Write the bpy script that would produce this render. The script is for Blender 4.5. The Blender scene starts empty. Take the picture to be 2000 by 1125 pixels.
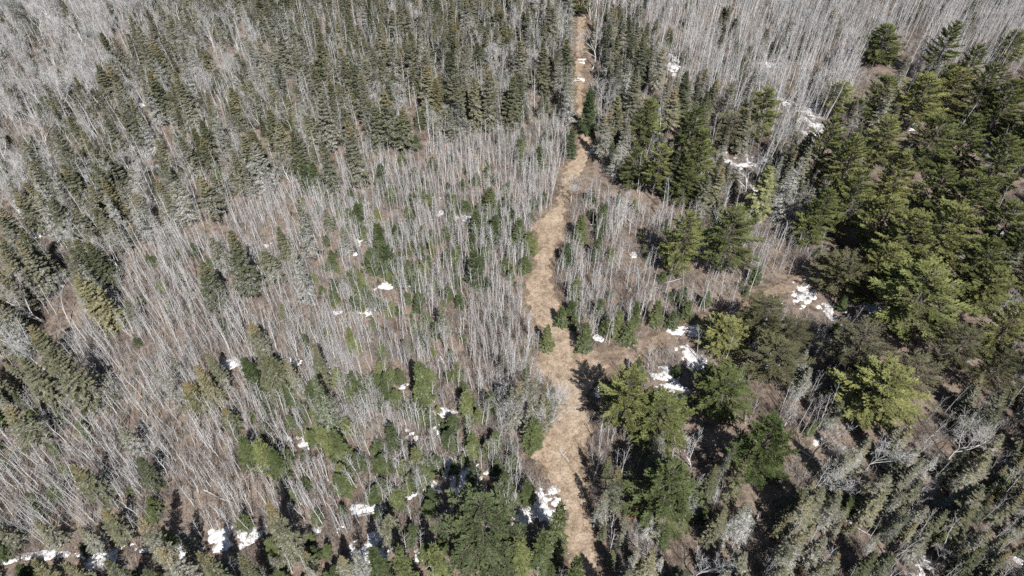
import bpy, math, random
import numpy as np
from mathutils import Matrix, Vector

# ------------------------------------------------------------------ camera, sky, sun, exposure
SC = bpy.context.scene
COL = SC.collection
H, PITCH, FPX = 75.0, math.radians(46.0), 1333.0        # drone height, pitch, focal length in px of a 2000 px frame
cam_data = bpy.data.cameras.new("drone_camera")
cam_data.sensor_width = 36.0
cam_data.lens = 36.0 * FPX / 2000.0
cam_data.clip_end = 6000.0
cam = bpy.data.objects.new("drone_camera", cam_data)
cam.location = (0, 0, H)
cam.rotation_euler = (math.pi / 2 - PITCH, 0, 0)
COL.objects.link(cam)
SC.camera = cam

SUN_EL, SUN_AZ = math.radians(49.0), math.radians(20.0)  # sun high behind the camera, a little to its right
world = bpy.data.worlds.new("World")
SC.world = world
world.use_nodes = True
wn = world.node_tree.nodes
wn.clear()
sky = wn.new("ShaderNodeTexSky")
sky.sky_type = 'NISHITA'
sky.sun_disc = False
sky.sun_elevation = SUN_EL
sky.sun_rotation = math.pi - SUN_AZ
sky.air_density = 1.0
sky.dust_density = 0.6
bg = wn.new("ShaderNodeBackground")
bg.inputs['Strength'].default_value = 0.052
wo = wn.new("ShaderNodeOutputWorld")
world.node_tree.links.new(sky.outputs[0], bg.inputs[0])
world.node_tree.links.new(bg.outputs[0], wo.inputs[0])
sun_data = bpy.data.lights.new("sun", 'SUN')
sun_data.energy = 5.0
sun_data.angle = math.radians(0.53)
sun_data.color = (1.0, 0.98, 0.955)
sun = bpy.data.objects.new("sun", sun_data)
sdir = Vector((math.sin(SUN_AZ) * math.cos(SUN_EL), -math.cos(SUN_AZ) * math.cos(SUN_EL), math.sin(SUN_EL)))
sun.rotation_euler = sdir.to_track_quat('Z', 'Y').to_euler()
sun.location = (60, -80, 160)
COL.objects.link(sun)
SC.view_settings.view_transform = 'Standard'
SC.view_settings.look = 'None'
SC.view_settings.exposure = 0.47
SC.view_settings.gamma = 1.0
SC.view_settings.use_curve_mapping = False
SC.render.engine = 'CYCLES'
SC.cycles.use_denoising = False
SC.cycles.max_bounces = 3
SC.cycles.diffuse_bounces = 2
SC.cycles.transmission_bounces = 2

# ------------------------------------------------------------------ pixel <-> place (2000 x 1125 frame)
CP, SP = math.cos(PITCH), math.sin(PITCH)
NADIR_V = 562.5 + FPX * CP / SP


def ground_at(u, v, z=0.0):
    a, b = (u - 1000.0) / FPX, (562.5 - v) / FPX
    dy, dz = CP + b * SP, -SP + b * CP
    t = (H - z) / (-dz)
    return a * t, dy * t


def project(x, y, z=0.0):
    up = y * SP - (H - z) * CP
    dep = y * CP + (H - z) * SP
    return 1000.0 + FPX * x / dep, 562.5 - FPX * up / dep, dep


def from_tip(u, v, vb):
    """foot and height of an upright thing whose tip shows at (u, v) and whose foot shows at row vb"""
    ub = u + (1000.0 - u) * (vb - v) / (NADIR_V - v)
    x, y = ground_at(ub, vb)
    k = (562.5 - v) / FPX
    # (y SP - d CP) = k (y CP + d SP), d = H - z
    d = y * (SP - k * CP) / (CP + k * SP)
    return x, y, H - d


def in_poly(px, py, poly):
    px, py = np.asarray(px, float), np.asarray(py, float)
    ins = np.zeros(px.shape, bool)
    n = len(poly)
    for i in range(n):
        x0, y0 = poly[i]
        x1, y1 = poly[(i + 1) % n]
        if y0 == y1:
            continue
        c = ((y0 > py) != (y1 > py)) & (px < (x1 - x0) * (py - y0) / (y1 - y0) + x0)
        ins ^= c
    return ins


def ground_z(x, y):
    x, y = np.asarray(x, float), np.asarray(y, float)
    z = 0.16 * np.sin(x / 6.1 + 1.3) * np.cos(y / 7.3) + 0.13 * np.sin(x / 3.1 + y / 3.7) + 0.10 * np.sin(x / 11.0 - y / 9.0 + 2.0)
    return z + 0.05 * np.sin(x * 1.7 + 0.6 * np.sin(y)) * np.cos(y * 1.4)


def vnoise(x, y, seed=0):
    """smooth value noise in about -1..1"""
    x, y = np.asarray(x, float), np.asarray(y, float)
    xi, yi = np.floor(x).astype(np.int64), np.floor(y).astype(np.int64)
    fx, fy = x - xi, y - yi
    fx, fy = fx * fx * (3 - 2 * fx), fy * fy * (3 - 2 * fy)

    def h(a, b):
        n = (a * 374761393 + b * 668265263 + seed * 974711) & 0x7fffffff
        n = ((n ^ (n >> 13)) * 1274126177) & 0x7fffffff
        return ((n ^ (n >> 16)) & 0xffff) / 32767.5 - 1.0
    return (h(xi, yi) * (1 - fx) + h(xi + 1, yi) * fx) * (1 - fy) + (h(xi, yi + 1) * (1 - fx) + h(xi + 1, yi + 1) * fx) * fy


# ------------------------------------------------------------------ materials
def new_mat(name):
    m = bpy.data.materials.new(name)
    m.use_nodes = True
    nt = m.node_tree
    p = nt.nodes['Principled BSDF']
    p.inputs['Roughness'].default_value = 0.85
    p.inputs['Specular IOR Level'].default_value = 0.15
    return m, nt, p


def ramp_node(nt, stops):
    r = nt.nodes.new('ShaderNodeValToRGB')
    e = r.color_ramp.elements
    while len(e) < len(stops):
        e.new(0.5)
    for el, (pos, c) in zip(e, stops):
        el.position = pos
        el.color = (*c, 1)
    return r


def plant_mat(name, stops, noise_scale=1.6, lo=0.72, hi=1.28, rough=0.85, spec=0.15, trans=0.0):
    """colour differs from plant to plant (object random) and in patches within one plant"""
    m, nt, p = new_mat(name)
    L = nt.links.new
    oi = nt.nodes.new('ShaderNodeObjectInfo')
    r = ramp_node(nt, stops)
    L(oi.outputs['Random'], r.inputs[0])
    tc = nt.nodes.new('ShaderNodeTexCoord')
    no = nt.nodes.new('ShaderNodeTexNoise')
    no.inputs['Scale'].default_value = noise_scale
    no.inputs['Detail'].default_value = 1.0
    L(tc.outputs['Object'], no.inputs['Vector'])
    mr = nt.nodes.new('ShaderNodeMapRange')
    mr.inputs['From Min'].default_value = 0.3
    mr.inputs['From Max'].default_value = 0.7
    mr.inputs['To Min'].default_value = lo
    mr.inputs['To Max'].default_value = hi
    L(no.outputs['Fac'], mr.inputs['Value'])
    tint = nt.nodes.new('ShaderNodeMix')
    tint.data_type = 'RGBA'
    tint.blend_type = 'MULTIPLY'
    tint.inputs[0].default_value = 1.0
    L(r.outputs[0], tint.inputs[6])
    L(oi.outputs['Color'], tint.inputs[7])
    hs = nt.nodes.new('ShaderNodeHueSaturation')
    L(tint.outputs[2], hs.inputs['Color'])
    L(mr.outputs[0], hs.inputs['Value'])
    L(hs.outputs[0], p.inputs['Base Color'])
    p.inputs['Roughness'].default_value = rough
    p.inputs['Specular IOR Level'].default_value = spec
    if trans > 0:
        tr = nt.nodes.new('ShaderNodeBsdfTranslucent')
        L(hs.outputs[0], tr.inputs['Color'])
        mx = nt.nodes.new('ShaderNodeMixShader')
        mx.inputs[0].default_value = trans
        L(p.outputs[0], mx.inputs[1])
        L(tr.outputs[0], mx.inputs[2])
        L(mx.outputs[0], nt.nodes['Material Output'].inputs['Surface'])
    return m


def ground_mat(name, scales, stops, bump=0.6, fine=9.0, dark=(0.55, 1.25)):
    m, nt, p = new_mat(name)
    L = nt.links.new
    tc = nt.nodes.new('ShaderNodeTexCoord')

    def noise(s, d=6.0, rough=0.62):
        n = nt.nodes.new('ShaderNodeTexNoise')
        n.inputs['Scale'].default_value = s
        n.inputs['Detail'].default_value = d
        n.inputs['Roughness'].default_value = rough
        L(tc.outputs['Object'], n.inputs['Vector'])
        return n
    a, b, c = noise(scales[0]), noise(scales[1]), noise(fine, 8.0, 0.75)
    mx = nt.nodes.new('ShaderNodeMix')
    mx.inputs[0].default_value = 0.5
    L(a.outputs['Fac'], mx.inputs[2])
    L(b.outputs['Fac'], mx.inputs[3])
    r = ramp_node(nt, stops)
    L(mx.outputs[0], r.inputs[0])
    mr = nt.nodes.new('ShaderNodeMapRange')
    mr.inputs['From Min'].default_value = 0.32
    mr.inputs['From Max'].default_value = 0.68
    mr.inputs['To Min'].default_value = dark[0]
    mr.inputs['To Max'].default_value = dark[1]
    L(c.outputs['Fac'], mr.inputs['Value'])
    hs = nt.nodes.new('ShaderNodeHueSaturation')
    L(r.outputs[0], hs.inputs['Color'])
    L(mr.outputs[0], hs.inputs['Value'])
    L(hs.outputs[0], p.inputs['Base Color'])
    bp = nt.nodes.new('ShaderNodeBump')
    bp.inputs['Strength'].default_value = bump
    bp.inputs['Distance'].default_value = 0.12
    L(c.outputs['Fac'], bp.inputs['Height'])
    L(bp.outputs[0], p.inputs['Normal'])
    p.inputs['Roughness'].default_value = 0.95
    return m


M = {}
M['litter'] = ground_mat('leaf_litter', (0.13, 0.8), [(0.32, (0.050, 0.042, 0.030)), (0.41, (0.11, 0.087, 0.070)), (0.48, (0.20, 0.152, 0.120)), (0.54, (0.29, 0.225, 0.178)), (0.60, (0.12, 0.115, 0.075)), (0.66, (0.23, 0.172, 0.135)), (0.74, (0.34, 0.268, 0.205))], dark=(0.35, 1.35), fine=6.0)
M['trail'] = ground_mat('trail_straw', (0.30, 1.3), [(0.30, (0.14, 0.090, 0.058)), (0.41, (0.285, 0.21, 0.145)), (0.51, (0.41, 0.315, 0.228)), (0.62, (0.50, 0.40, 0.295)), (0.76, (0.33, 0.28, 0.15))], bump=1.0, fine=4.0, dark=(0.45, 1.28))
M['side'] = ground_mat('side_trail_earth', (0.25, 1.1), [(0.30, (0.13, 0.085, 0.058)), (0.42, (0.22, 0.165, 0.125)), (0.54, (0.32, 0.25, 0.19)), (0.70, (0.42, 0.335, 0.25))], bump=1.0, fine=4.0, dark=(0.5, 1.25))
M['spruce'] = plant_mat('spruce_needles', [(0.0, (0.075, 0.085, 0.045)), (0.25, (0.115, 0.120, 0.065)), (0.5, (0.150, 0.148, 0.090)), (0.75, (0.19, 0.185, 0.135)), (0.9, (0.22, 0.205, 0.115)), (1.0, (0.13, 0.125, 0.055))], lo=0.6, hi=1.38, trans=0.1)
M['grey'] = plant_mat('lichen_twigs', [(0.0, (0.25, 0.245, 0.215)), (0.4, (0.355, 0.35, 0.32)), (0.75, (0.48, 0.48, 0.455)), (1.0, (0.27, 0.255, 0.205))], lo=0.65, hi=1.25, trans=0.06)
M['cone'] = plant_mat('cone_laden_twigs', [(0.0, (0.22, 0.18, 0.08)), (1.0, (0.28, 0.21, 0.105))], trans=0.1)
M['pine'] = plant_mat('pine_needles', [(0.0, (0.115, 0.138, 0.050)), (0.4, (0.18, 0.20, 0.072)), (0.8, (0.235, 0.248, 0.092)), (1.0, (0.27, 0.262, 0.10))], noise_scale=0.8, lo=0.65, hi=1.35, trans=0.12)
M['olive'] = plant_mat('olive_pine_needles', [(0.0, (0.125, 0.125, 0.062)), (0.5, (0.16, 0.152, 0.078)), (1.0, (0.19, 0.18, 0.105))], noise_scale=0.9, trans=0.1)
M['fir'] = plant_mat('fir_needles', [(0.0, (0.065, 0.085, 0.036)), (0.4, (0.095, 0.118, 0.048)), (0.8, (0.125, 0.145, 0.058)), (1.0, (0.185, 0.20, 0.08))], lo=0.65, hi=1.3, trans=0.15)
M['aspen'] = plant_mat('aspen_bark', [(0.0, (0.36, 0.345, 0.33)), (0.3, (0.56, 0.555, 0.545)), (0.75, (0.72, 0.715, 0.705)), (0.9, (0.60, 0.59, 0.575)), (1.0, (0.42, 0.37, 0.335))], lo=0.82, hi=1.12)
M['twig'] = plant_mat('aspen_twigs', [(0.0, (0.31, 0.295, 0.28)), (0.5, (0.50, 0.49, 0.475)), (1.0, (0.38, 0.34, 0.315))], lo=0.8, hi=1.15)
M['birch'] = plant_mat('birch_bark', [(0.0, (0.44, 0.43, 0.41)), (0.6, (0.60, 0.59, 0.57)), (1.0, (0.66, 0.645, 0.62))], lo=0.75, hi=1.15)
M['birchtwig'] = plant_mat('birch_twigs', [(0.0, (0.37, 0.365, 0.355)), (0.6, (0.51, 0.505, 0.495)), (1.0, (0.40, 0.365, 0.345))], lo=0.8, hi=1.2)
M['bark'] = plant_mat('conifer_bark', [(0.0, (0.17, 0.15, 0.13)), (1.0, (0.32, 0.295, 0.265))], noise_scale=5.0, lo=0.6, hi=1.3)
M['pinebark'] = plant_mat('pine_bark', [(0.0, (0.09, 0.075, 0.062)), (1.0, (0.17, 0.145, 0.125))], noise_scale=5.0, lo=0.6, hi=1.3)
M['shrub'] = plant_mat('shrub_twigs', [(0.0, (0.20, 0.165, 0.145)), (0.5, (0.37, 0.345, 0.325)), (0.8, (0.26, 0.205, 0.18)), (1.0, (0.46, 0.445, 0.425))], lo=0.8, hi=1.2)
M['straw'] = plant_mat('dead_grass', [(0.0, (0.30, 0.22, 0.145)), (0.6, (0.43, 0.335, 0.23)), (1.0, (0.22, 0.155, 0.10))], lo=0.8, hi=1.2, trans=0.2)
M['rust'] = plant_mat('rusty_needles', [(0.0, (0.30, 0.10, 0.05)), (1.0, (0.34, 0.13, 0.07))])
m, nt, p = new_mat('old_snow')
p.inputs['Roughness'].default_value = 0.6
tc = nt.nodes.new('ShaderNodeTexCoord')
no = nt.nodes.new('ShaderNodeTexNoise'); no.inputs['Scale'].default_value = 2.2; no.inputs['Detail'].default_value = 6
nt.links.new(tc.outputs['Object'], no.inputs['Vector'])
r = ramp_node(nt, [(0.34, (0.34, 0.29, 0.24)), (0.42, (0.56, 0.53, 0.50)), (0.52, (0.72, 0.72, 0.72)), (0.65, (0.80, 0.81, 0.82))])
nt.links.new(no.outputs['Fac'], r.inputs[0]); nt.links.new(r.outputs[0], p.inputs['Base Color'])
bp = nt.nodes.new('ShaderNodeBump'); bp.inputs['Strength'].default_value = 0.5; bp.inputs['Distance'].default_value = 0.1
nt.links.new(no.outputs['Fac'], bp.inputs['Height']); nt.links.new(bp.outputs[0], p.inputs['Normal'])
M['snow'] = m


# ------------------------------------------------------------------ mesh helpers (all vectorised)
def unit(a):
    return a / np.maximum(np.linalg.norm(a, axis=-1, keepdims=True), 1e-9)


def perp(d):
    ref = np.where(np.abs(d[:, 2:3]) > 0.9, np.array([[1.0, 0, 0]]), np.array([[0, 0, 1.0]]))
    return unit(np.cross(d, ref))


class MB:
    """collects quads; slot 0 = trunk, slot 1 = crown"""
    def __init__(self):
        self.v, self.f, self.s, self.n = [], [], [], 0

    def quads(self, verts, slot):                       # verts (N, 4, 3)
        n = len(verts)
        self.v.append(verts.reshape(-1, 3))
        self.f.append(np.arange(n * 4).reshape(-1, 4) + self.n)
        self.s.append(np.full(n, slot) if np.isscalar(slot) else np.asarray(slot))
        self.n += n * 4

    def blades(self, b, d, side, ln, w, slot=1, mid=0.45):
        d, side = unit(d), unit(side)
        ln, w = np.broadcast_to(ln, (len(b),))[:, None], np.broadcast_to(w, (len(b),))[:, None]
        m = b + d * ln * mid
        self.quads(np.stack([b, m + side * w / 2, b + d * ln, m - side * w / 2], 1), slot)
        return self

    def prisms(self, p0, p1, r0, r1, sides=3, slot=0):
        p0, p1 = np.atleast_2d(p0), np.atleast_2d(p1)
        d = unit(p1 - p0)
        a = perp(d)
        c = np.cross(d, a)
        r0, r1 = np.broadcast_to(r0, (len(p0),))[:, None], np.broadcast_to(r1, (len(p0),))[:, None]
        for k in range(sides):
            t0, t1 = 2 * math.pi * k / sides, 2 * math.pi * (k + 1) / sides
            e0, e1 = a * math.cos(t0) + c * math.sin(t0), a * math.cos(t1) + c * math.sin(t1)
            self.quads(np.stack([p0 + e0 * r0, p0 + e1 * r0, p1 + e1 * r1, p1 + e0 * r1], 1), slot)

    def mesh(self, name, mats, only=None):
        v, f, s = np.concatenate(self.v), np.concatenate(self.f), np.concatenate(self.s)
        if only is not None:
            sel = (s == 0) if only == 0 else (s >= 1)
            f, s = f[sel], (s[sel] if only == 0 else s[sel] - 1)
            used = np.unique(f)
            remap = np.zeros(len(v), int)
            remap[used] = np.arange(len(used))
            v, f = v[used], remap[f]
            mats = mats[:1] if only == 0 else mats[1:]
        me = bpy.data.meshes.new(name)
        me.vertices.add(len(v))
        me.vertices.foreach_set('co', v.astype(np.float32).ravel())
        me.loops.add(len(f) * 4)
        me.loops.foreach_set('vertex_index', f.astype(np.int32).ravel())
        me.polygons.add(len(f))
        me.polygons.foreach_set('loop_start', np.arange(0, len(f) * 4, 4, dtype=np.int32))
        me.polygons.foreach_set('loop_total', np.full(len(f), 4, dtype=np.int32))
        for mt in mats:
            me.materials.append(mt)
        me.polygons.foreach_set('material_index', s.astype(np.int32))
        me.update(calc_edges=True)
        return me


def grid_mesh(name, X, Y, Z, mat, keep=None):
    """height sheet on a regular lattice; keep = mask of cells"""
    ny, nx = X.shape
    idx = np.arange(nx * ny).reshape(ny, nx)
    f = np.stack([idx[:-1, :-1], idx[:-1, 1:], idx[1:, 1:], idx[1:, :-1]], -1)
    f = f[keep] if keep is not None else f.reshape(-1, 4)
    v = np.stack([X, Y, Z], -1).reshape(-1, 3)
    used = np.unique(f)
    remap = np.zeros(len(v), int)
    remap[used] = np.arange(len(used))
    me = bpy.data.meshes.new(name)
    me.from_pydata(v[used].tolist(), [], remap[f].tolist())
    me.materials.append(mat)
    me.polygons.foreach_set('use_smooth', [True] * len(me.polygons))
    me.update()
    return me


def link(name, me, parent=None, **props):
    o = bpy.data.objects.new(name, me)
    COL.objects.link(o)
    o.parent = parent
    for k, val in props.items():
        o[k] = val
    return o


# ------------------------------------------------------------------ the setting: ground, trails
def fine_axis(lo, hi, step, far):
    a = np.arange(lo, hi + step, step)
    out = np.array([10, 25, 60, 150, 400, 1000, far], float)
    return np.concatenate([lo - out[::-1], a, hi + out])


gx, gy = fine_axis(-150, 150, 0.75, 2500), fine_axis(15, 195, 0.75, 2500)
GX, GY = np.meshgrid(gx, gy)
link('ground', grid_mesh('ground', GX, GY, ground_z(GX, GY), M['litter']), kind='structure')

# edges of the trail as they cross the ground: (row, left, right)
TRAIL = [(1220, 1110, 1178), (1125, 1106, 1168), (1090, 1106, 1166), (1050, 1107, 1162), (1020, 1112, 1152), (990, 1106, 1147), (960, 1092, 1142), (930, 1072, 1140),
         (905, 1045, 1140), (885, 1020, 1141), (865, 1042, 1148), (845, 1068, 1153), (800, 1092, 1154), (760, 1090, 1152), (735, 1056, 1182), (715, 1046, 1196),
         (700, 1048, 1164), (688, 1056, 1138), (670, 1072, 1126), (650, 1072, 1114), (625, 1042, 1100), (600, 1030, 1090), (575, 1028, 1083), (540, 1034, 1077), (505, 1046, 1080),
         (480, 1054, 1096), (460, 1048, 1102), (440, 1042, 1104), (422, 1068, 1104), (405, 1086, 1104), (375, 1094, 1108), (345, 1100, 1122), (318, 1112, 1146),
         (290, 1133, 1158), (265, 1133, 1152), (240, 1130, 1146), (205, 1127, 1141), (170, 1124, 1139), (140, 1123, 1138), (100, 1126, 1140), (60, 1127, 1141),
         (30, 1125, 1143), (0, 1127, 1142), (-60, 1132, 1147)]
SIDE = [(1110, 694, 745), (1165, 683, 742), (1200, 680, 728), (1240, 670, 704), (1290, 650, 677), (1340, 630, 652), (1390, 613, 630), (1440, 593, 610), (1490, 570, 590), (1535, 547, 570),
        (1580, 526, 560), (1620, 507, 546), (1655, 490, 520), (1690, 474, 500), (1740, 455, 478)]


def ribbon(name, A, B, lift, seed, mat):
    """sheet between two edge lines with frayed borders"""
    A, B = np.array(A), np.array(B)
    d = np.concatenate([[0], np.cumsum(np.linalg.norm(np.diff((A + B) / 2, axis=0), axis=1))])
    t = np.arange(0, d[-1], 0.35)
    cub = lambda P: np.stack([np.interp(t, d, P[:, k]) for k in (0, 1)], 1)
    A, B = cub(A), cub(B)
    w = unit(B - A)
    A = A + w * (0.6 * vnoise(t * 0.9, t * 0, seed) + 0.3 * vnoise(t * 2.3, t * 0, seed + 1))[:, None]
    B = B + w * (0.6 * vnoise(t * 0.9, t * 0, seed + 2) + 0.3 * vnoise(t * 2.3, t * 0, seed + 3))[:, None]
    k = np.linspace(0, 1, 15)
    X = A[:, None, 0] * (1 - k) + B[:, None, 0] * k
    Y = A[:, None, 1] * (1 - k) + B[:, None, 1] * k
    rut = -0.035 * (np.exp(-((k - 0.3) / 0.09) ** 2) + np.exp(-((k - 0.7) / 0.09) ** 2))
    Z = ground_z(X, Y) + lift + rut[None, :] + 0.02 * vnoise(X * 1.5, Y * 1.5, seed + 4)
    Z[:, 0] -= 0.12
    Z[:, -1] -= 0.12
    return link(name, grid_mesh(name, X, Y, Z, M[mat]), kind='structure')


ribbon('trail', [ground_at(l, r) for r, l, _ in TRAIL], [ground_at(rr, r) for r, _, rr in TRAIL], 0.10, 3, 'trail')
ribbon('side_trail', [ground_at(u, a) for u, a, _ in SIDE], [ground_at(u, b) for u, _, b in SIDE], 0.085, 11, 'side')
TRAIL_POLY = [(l, r) for r, l, _ in TRAIL] + [(rr, r) for r, _, rr in TRAIL[::-1]]
SIDE_POLY = [(u, a) for u, a, _ in SIDE] + [(u, b) for u, _, b in SIDE[::-1]]


def on_trail(u, v):
    return in_poly(u, v, TRAIL_POLY) | in_poly(u, v, SIDE_POLY)


# ------------------------------------------------------------------ plant prototypes
def chain(mb, pts, radii, sides, slot):
    pts, radii = np.asarray(pts, float), np.asarray(radii, float)
    mb.prisms(pts[:-1], pts[1:], radii[:-1], radii[1:], sides, slot)


def spruce(seed, h=14.0, R=2.2, cb=0.10, dens=1.0, wid=0.13, droop=0.35, power=0.85, bare=0.0, step=0.62, grey=0.0, cones=0.0):
    rg = np.random.default_rng(seed)
    mb = MB()
    zs = np.linspace(0, h, 12)
    off = np.cumsum(rg.normal(0, 0.02, (12, 2)), 0) * (zs / h)[:, None] * 2
    r0 = 0.011 * h + 0.02
    chain(mb, np.column_stack([off, zs - np.where(zs == 0, 0.4, 0)]), r0 * (1 - zs / h) ** 0.9 + 0.012, 7, 0)
    z = cb * h
    lobes = rg.uniform(0, 6.28, 3)
    B, D, S, LN, W = [], [], [], [], []
    while z < h - 0.12:
        t = (z - cb * h) / (h * (1 - cb))
        env = R * min(1.0, (1 - t) ** power) * (0.55 + 0.45 * min(1, t / 0.12))
        nb = int(rg.integers(6, 9)) if t < 0.8 else 5
        a0 = rg.uniform(0, 6.28)
        for j in range(nb):
            if rg.random() < bare * 0.3:
                continue
            a = a0 + 6.283 * j / nb + rg.normal(0, 0.25)
            L = env * (0.58 + 0.56 * rg.random()) * (1 + 0.12 * math.sin(a * 2 + lobes[0] + z * 0.7)) + 0.06
            e = math.radians(-14 + 52 * t ** 1.3 + rg.normal(0, 5))
            zz = z + rg.normal(0, step * 0.13)
            n = max(4, int(L * 4.2 * dens) + 3)
            s = np.linspace(0.12, 1.0, n)
            dh = np.array([math.cos(a), math.sin(a)])
            pz = zz + L * (math.tan(e) * s - droop * s ** 2 + (droop * 0.75) * s ** 3)
            P = np.column_stack([dh[0] * L * s, dh[1] * L * s, pz])
            tang = unit(np.gradient(P, axis=0))
            mb.prisms(np.vstack([[0, 0, zz], P[:-1]]), P, 0.03 * (1 - s * 0.8) * (L / 2.2 + 0.3), 0.03 * (1 - np.append(s[1:], 1) * 0.8) * (L / 2.2 + 0.3), 3, 0 if bare < 0.5 else 1)
            lat = np.array([-dh[1], dh[0], 0.0])
            for sg in (-1, 1):
                ln = (0.42 * L * (1.04 - s) ** 0.9 + 0.20) * rg.uniform(0.7, 1.25, n)
                d = tang * rg.uniform(0.45, 0.9, (n, 1)) + sg * lat * rg.uniform(0.6, 1.0, (n, 1)) + np.array([0, 0, 1]) * rg.normal(-0.16, 0.16, (n, 1))
                d = unit(d)
                # each side spray: a spine blade and two feather blades, plus one hanging blade
                up = np.tile([0, 0, 1.0], (n, 1))
                sd = unit(np.cross(d, up)) + rg.normal(0, 0.25, (n, 3))
                B.append(P); D.append(d); S.append(sd); LN.append(ln); W.append(np.full(n, wid))
                m = P + d * (ln * 0.35)[:, None]
                for q in (-1, 1):
                    d2 = unit(d + q * unit(np.cross(d, up)) * 0.75 + rg.normal(0, 0.12, (n, 3)))
                    B.append(m); D.append(d2); S.append(unit(np.cross(d2, up)) + rg.normal(0, 0.4, (n, 3))); LN.append(ln * 0.55); W.append(np.full(n, wid * 0.85))
                d3 = unit(d + np.array([0, 0, -0.8]) + rg.normal(0, 0.15, (n, 3)))
                B.append(P + d * (ln * 0.2)[:, None]); D.append(d3); S.append(unit(np.cross(d3, lat)) + rg.normal(0, 0.5, (n, 3))); LN.append(np.minimum(ln, 0.35)); W.append(np.full(n, wid * 0.8))
            # end spray
            B.append(P[-2:]); D.append(tang[-2:]); S.append(np.tile(lat, (2, 1))); LN.append(np.full(2, 0.32)); W.append(np.full(2, wid * 1.1))
        z += step * (1.15 - 0.5 * t) * rg.uniform(0.8, 1.2)
    # leader
    tp = np.array([[off[-1, 0], off[-1, 1], h - 0.35]] * 8)
    B.append(tp + np.column_stack([np.zeros(8), np.zeros(8), rg.uniform(-0.3, 0.3, 8)]))
    D.append(np.column_stack([rg.normal(0, 0.45, 8), rg.normal(0, 0.45, 8), np.ones(8)])); S.append(rg.normal(0, 1, (8, 3))); LN.append(rg.uniform(0.25, 0.6, 8)); W.append(np.full(8, wid * 0.8))
    B, D, S, LN, W = map(np.concatenate, (B, D, S, LN, W))
    if bare > 0:
        k = rg.random(len(B)) > bare * 0.35
        B, D, S, LN, W = B[k], D[k], S[k], LN[k], W[k]
    S = S - unit(D) * np.sum(S * unit(D), 1, keepdims=True)
    # lichen grey twigs take over inwards and low down, tan cones hang near the top
    hz = B[:, 2] / h
    rad = np.hypot(B[:, 0], B[:, 1]) / (R * np.clip(1.05 - hz, 0.08, 1))
    pg = grey * np.clip(1.25 - rad, 0.25, 1) * np.clip(1.5 - hz * 1.2, 0.3, 1.2)
    pc = cones * np.clip((hz - 0.72) / 0.15, 0, 1)
    q = rg.random(len(B))
    slot = np.where(q < pg, 2, np.where(q > 1 - pc, 3, 1))
    W = np.where(slot == 2, W * 0.6, W)
    mb.blades(B, D, S, LN, W, slot)
    return mb


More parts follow.
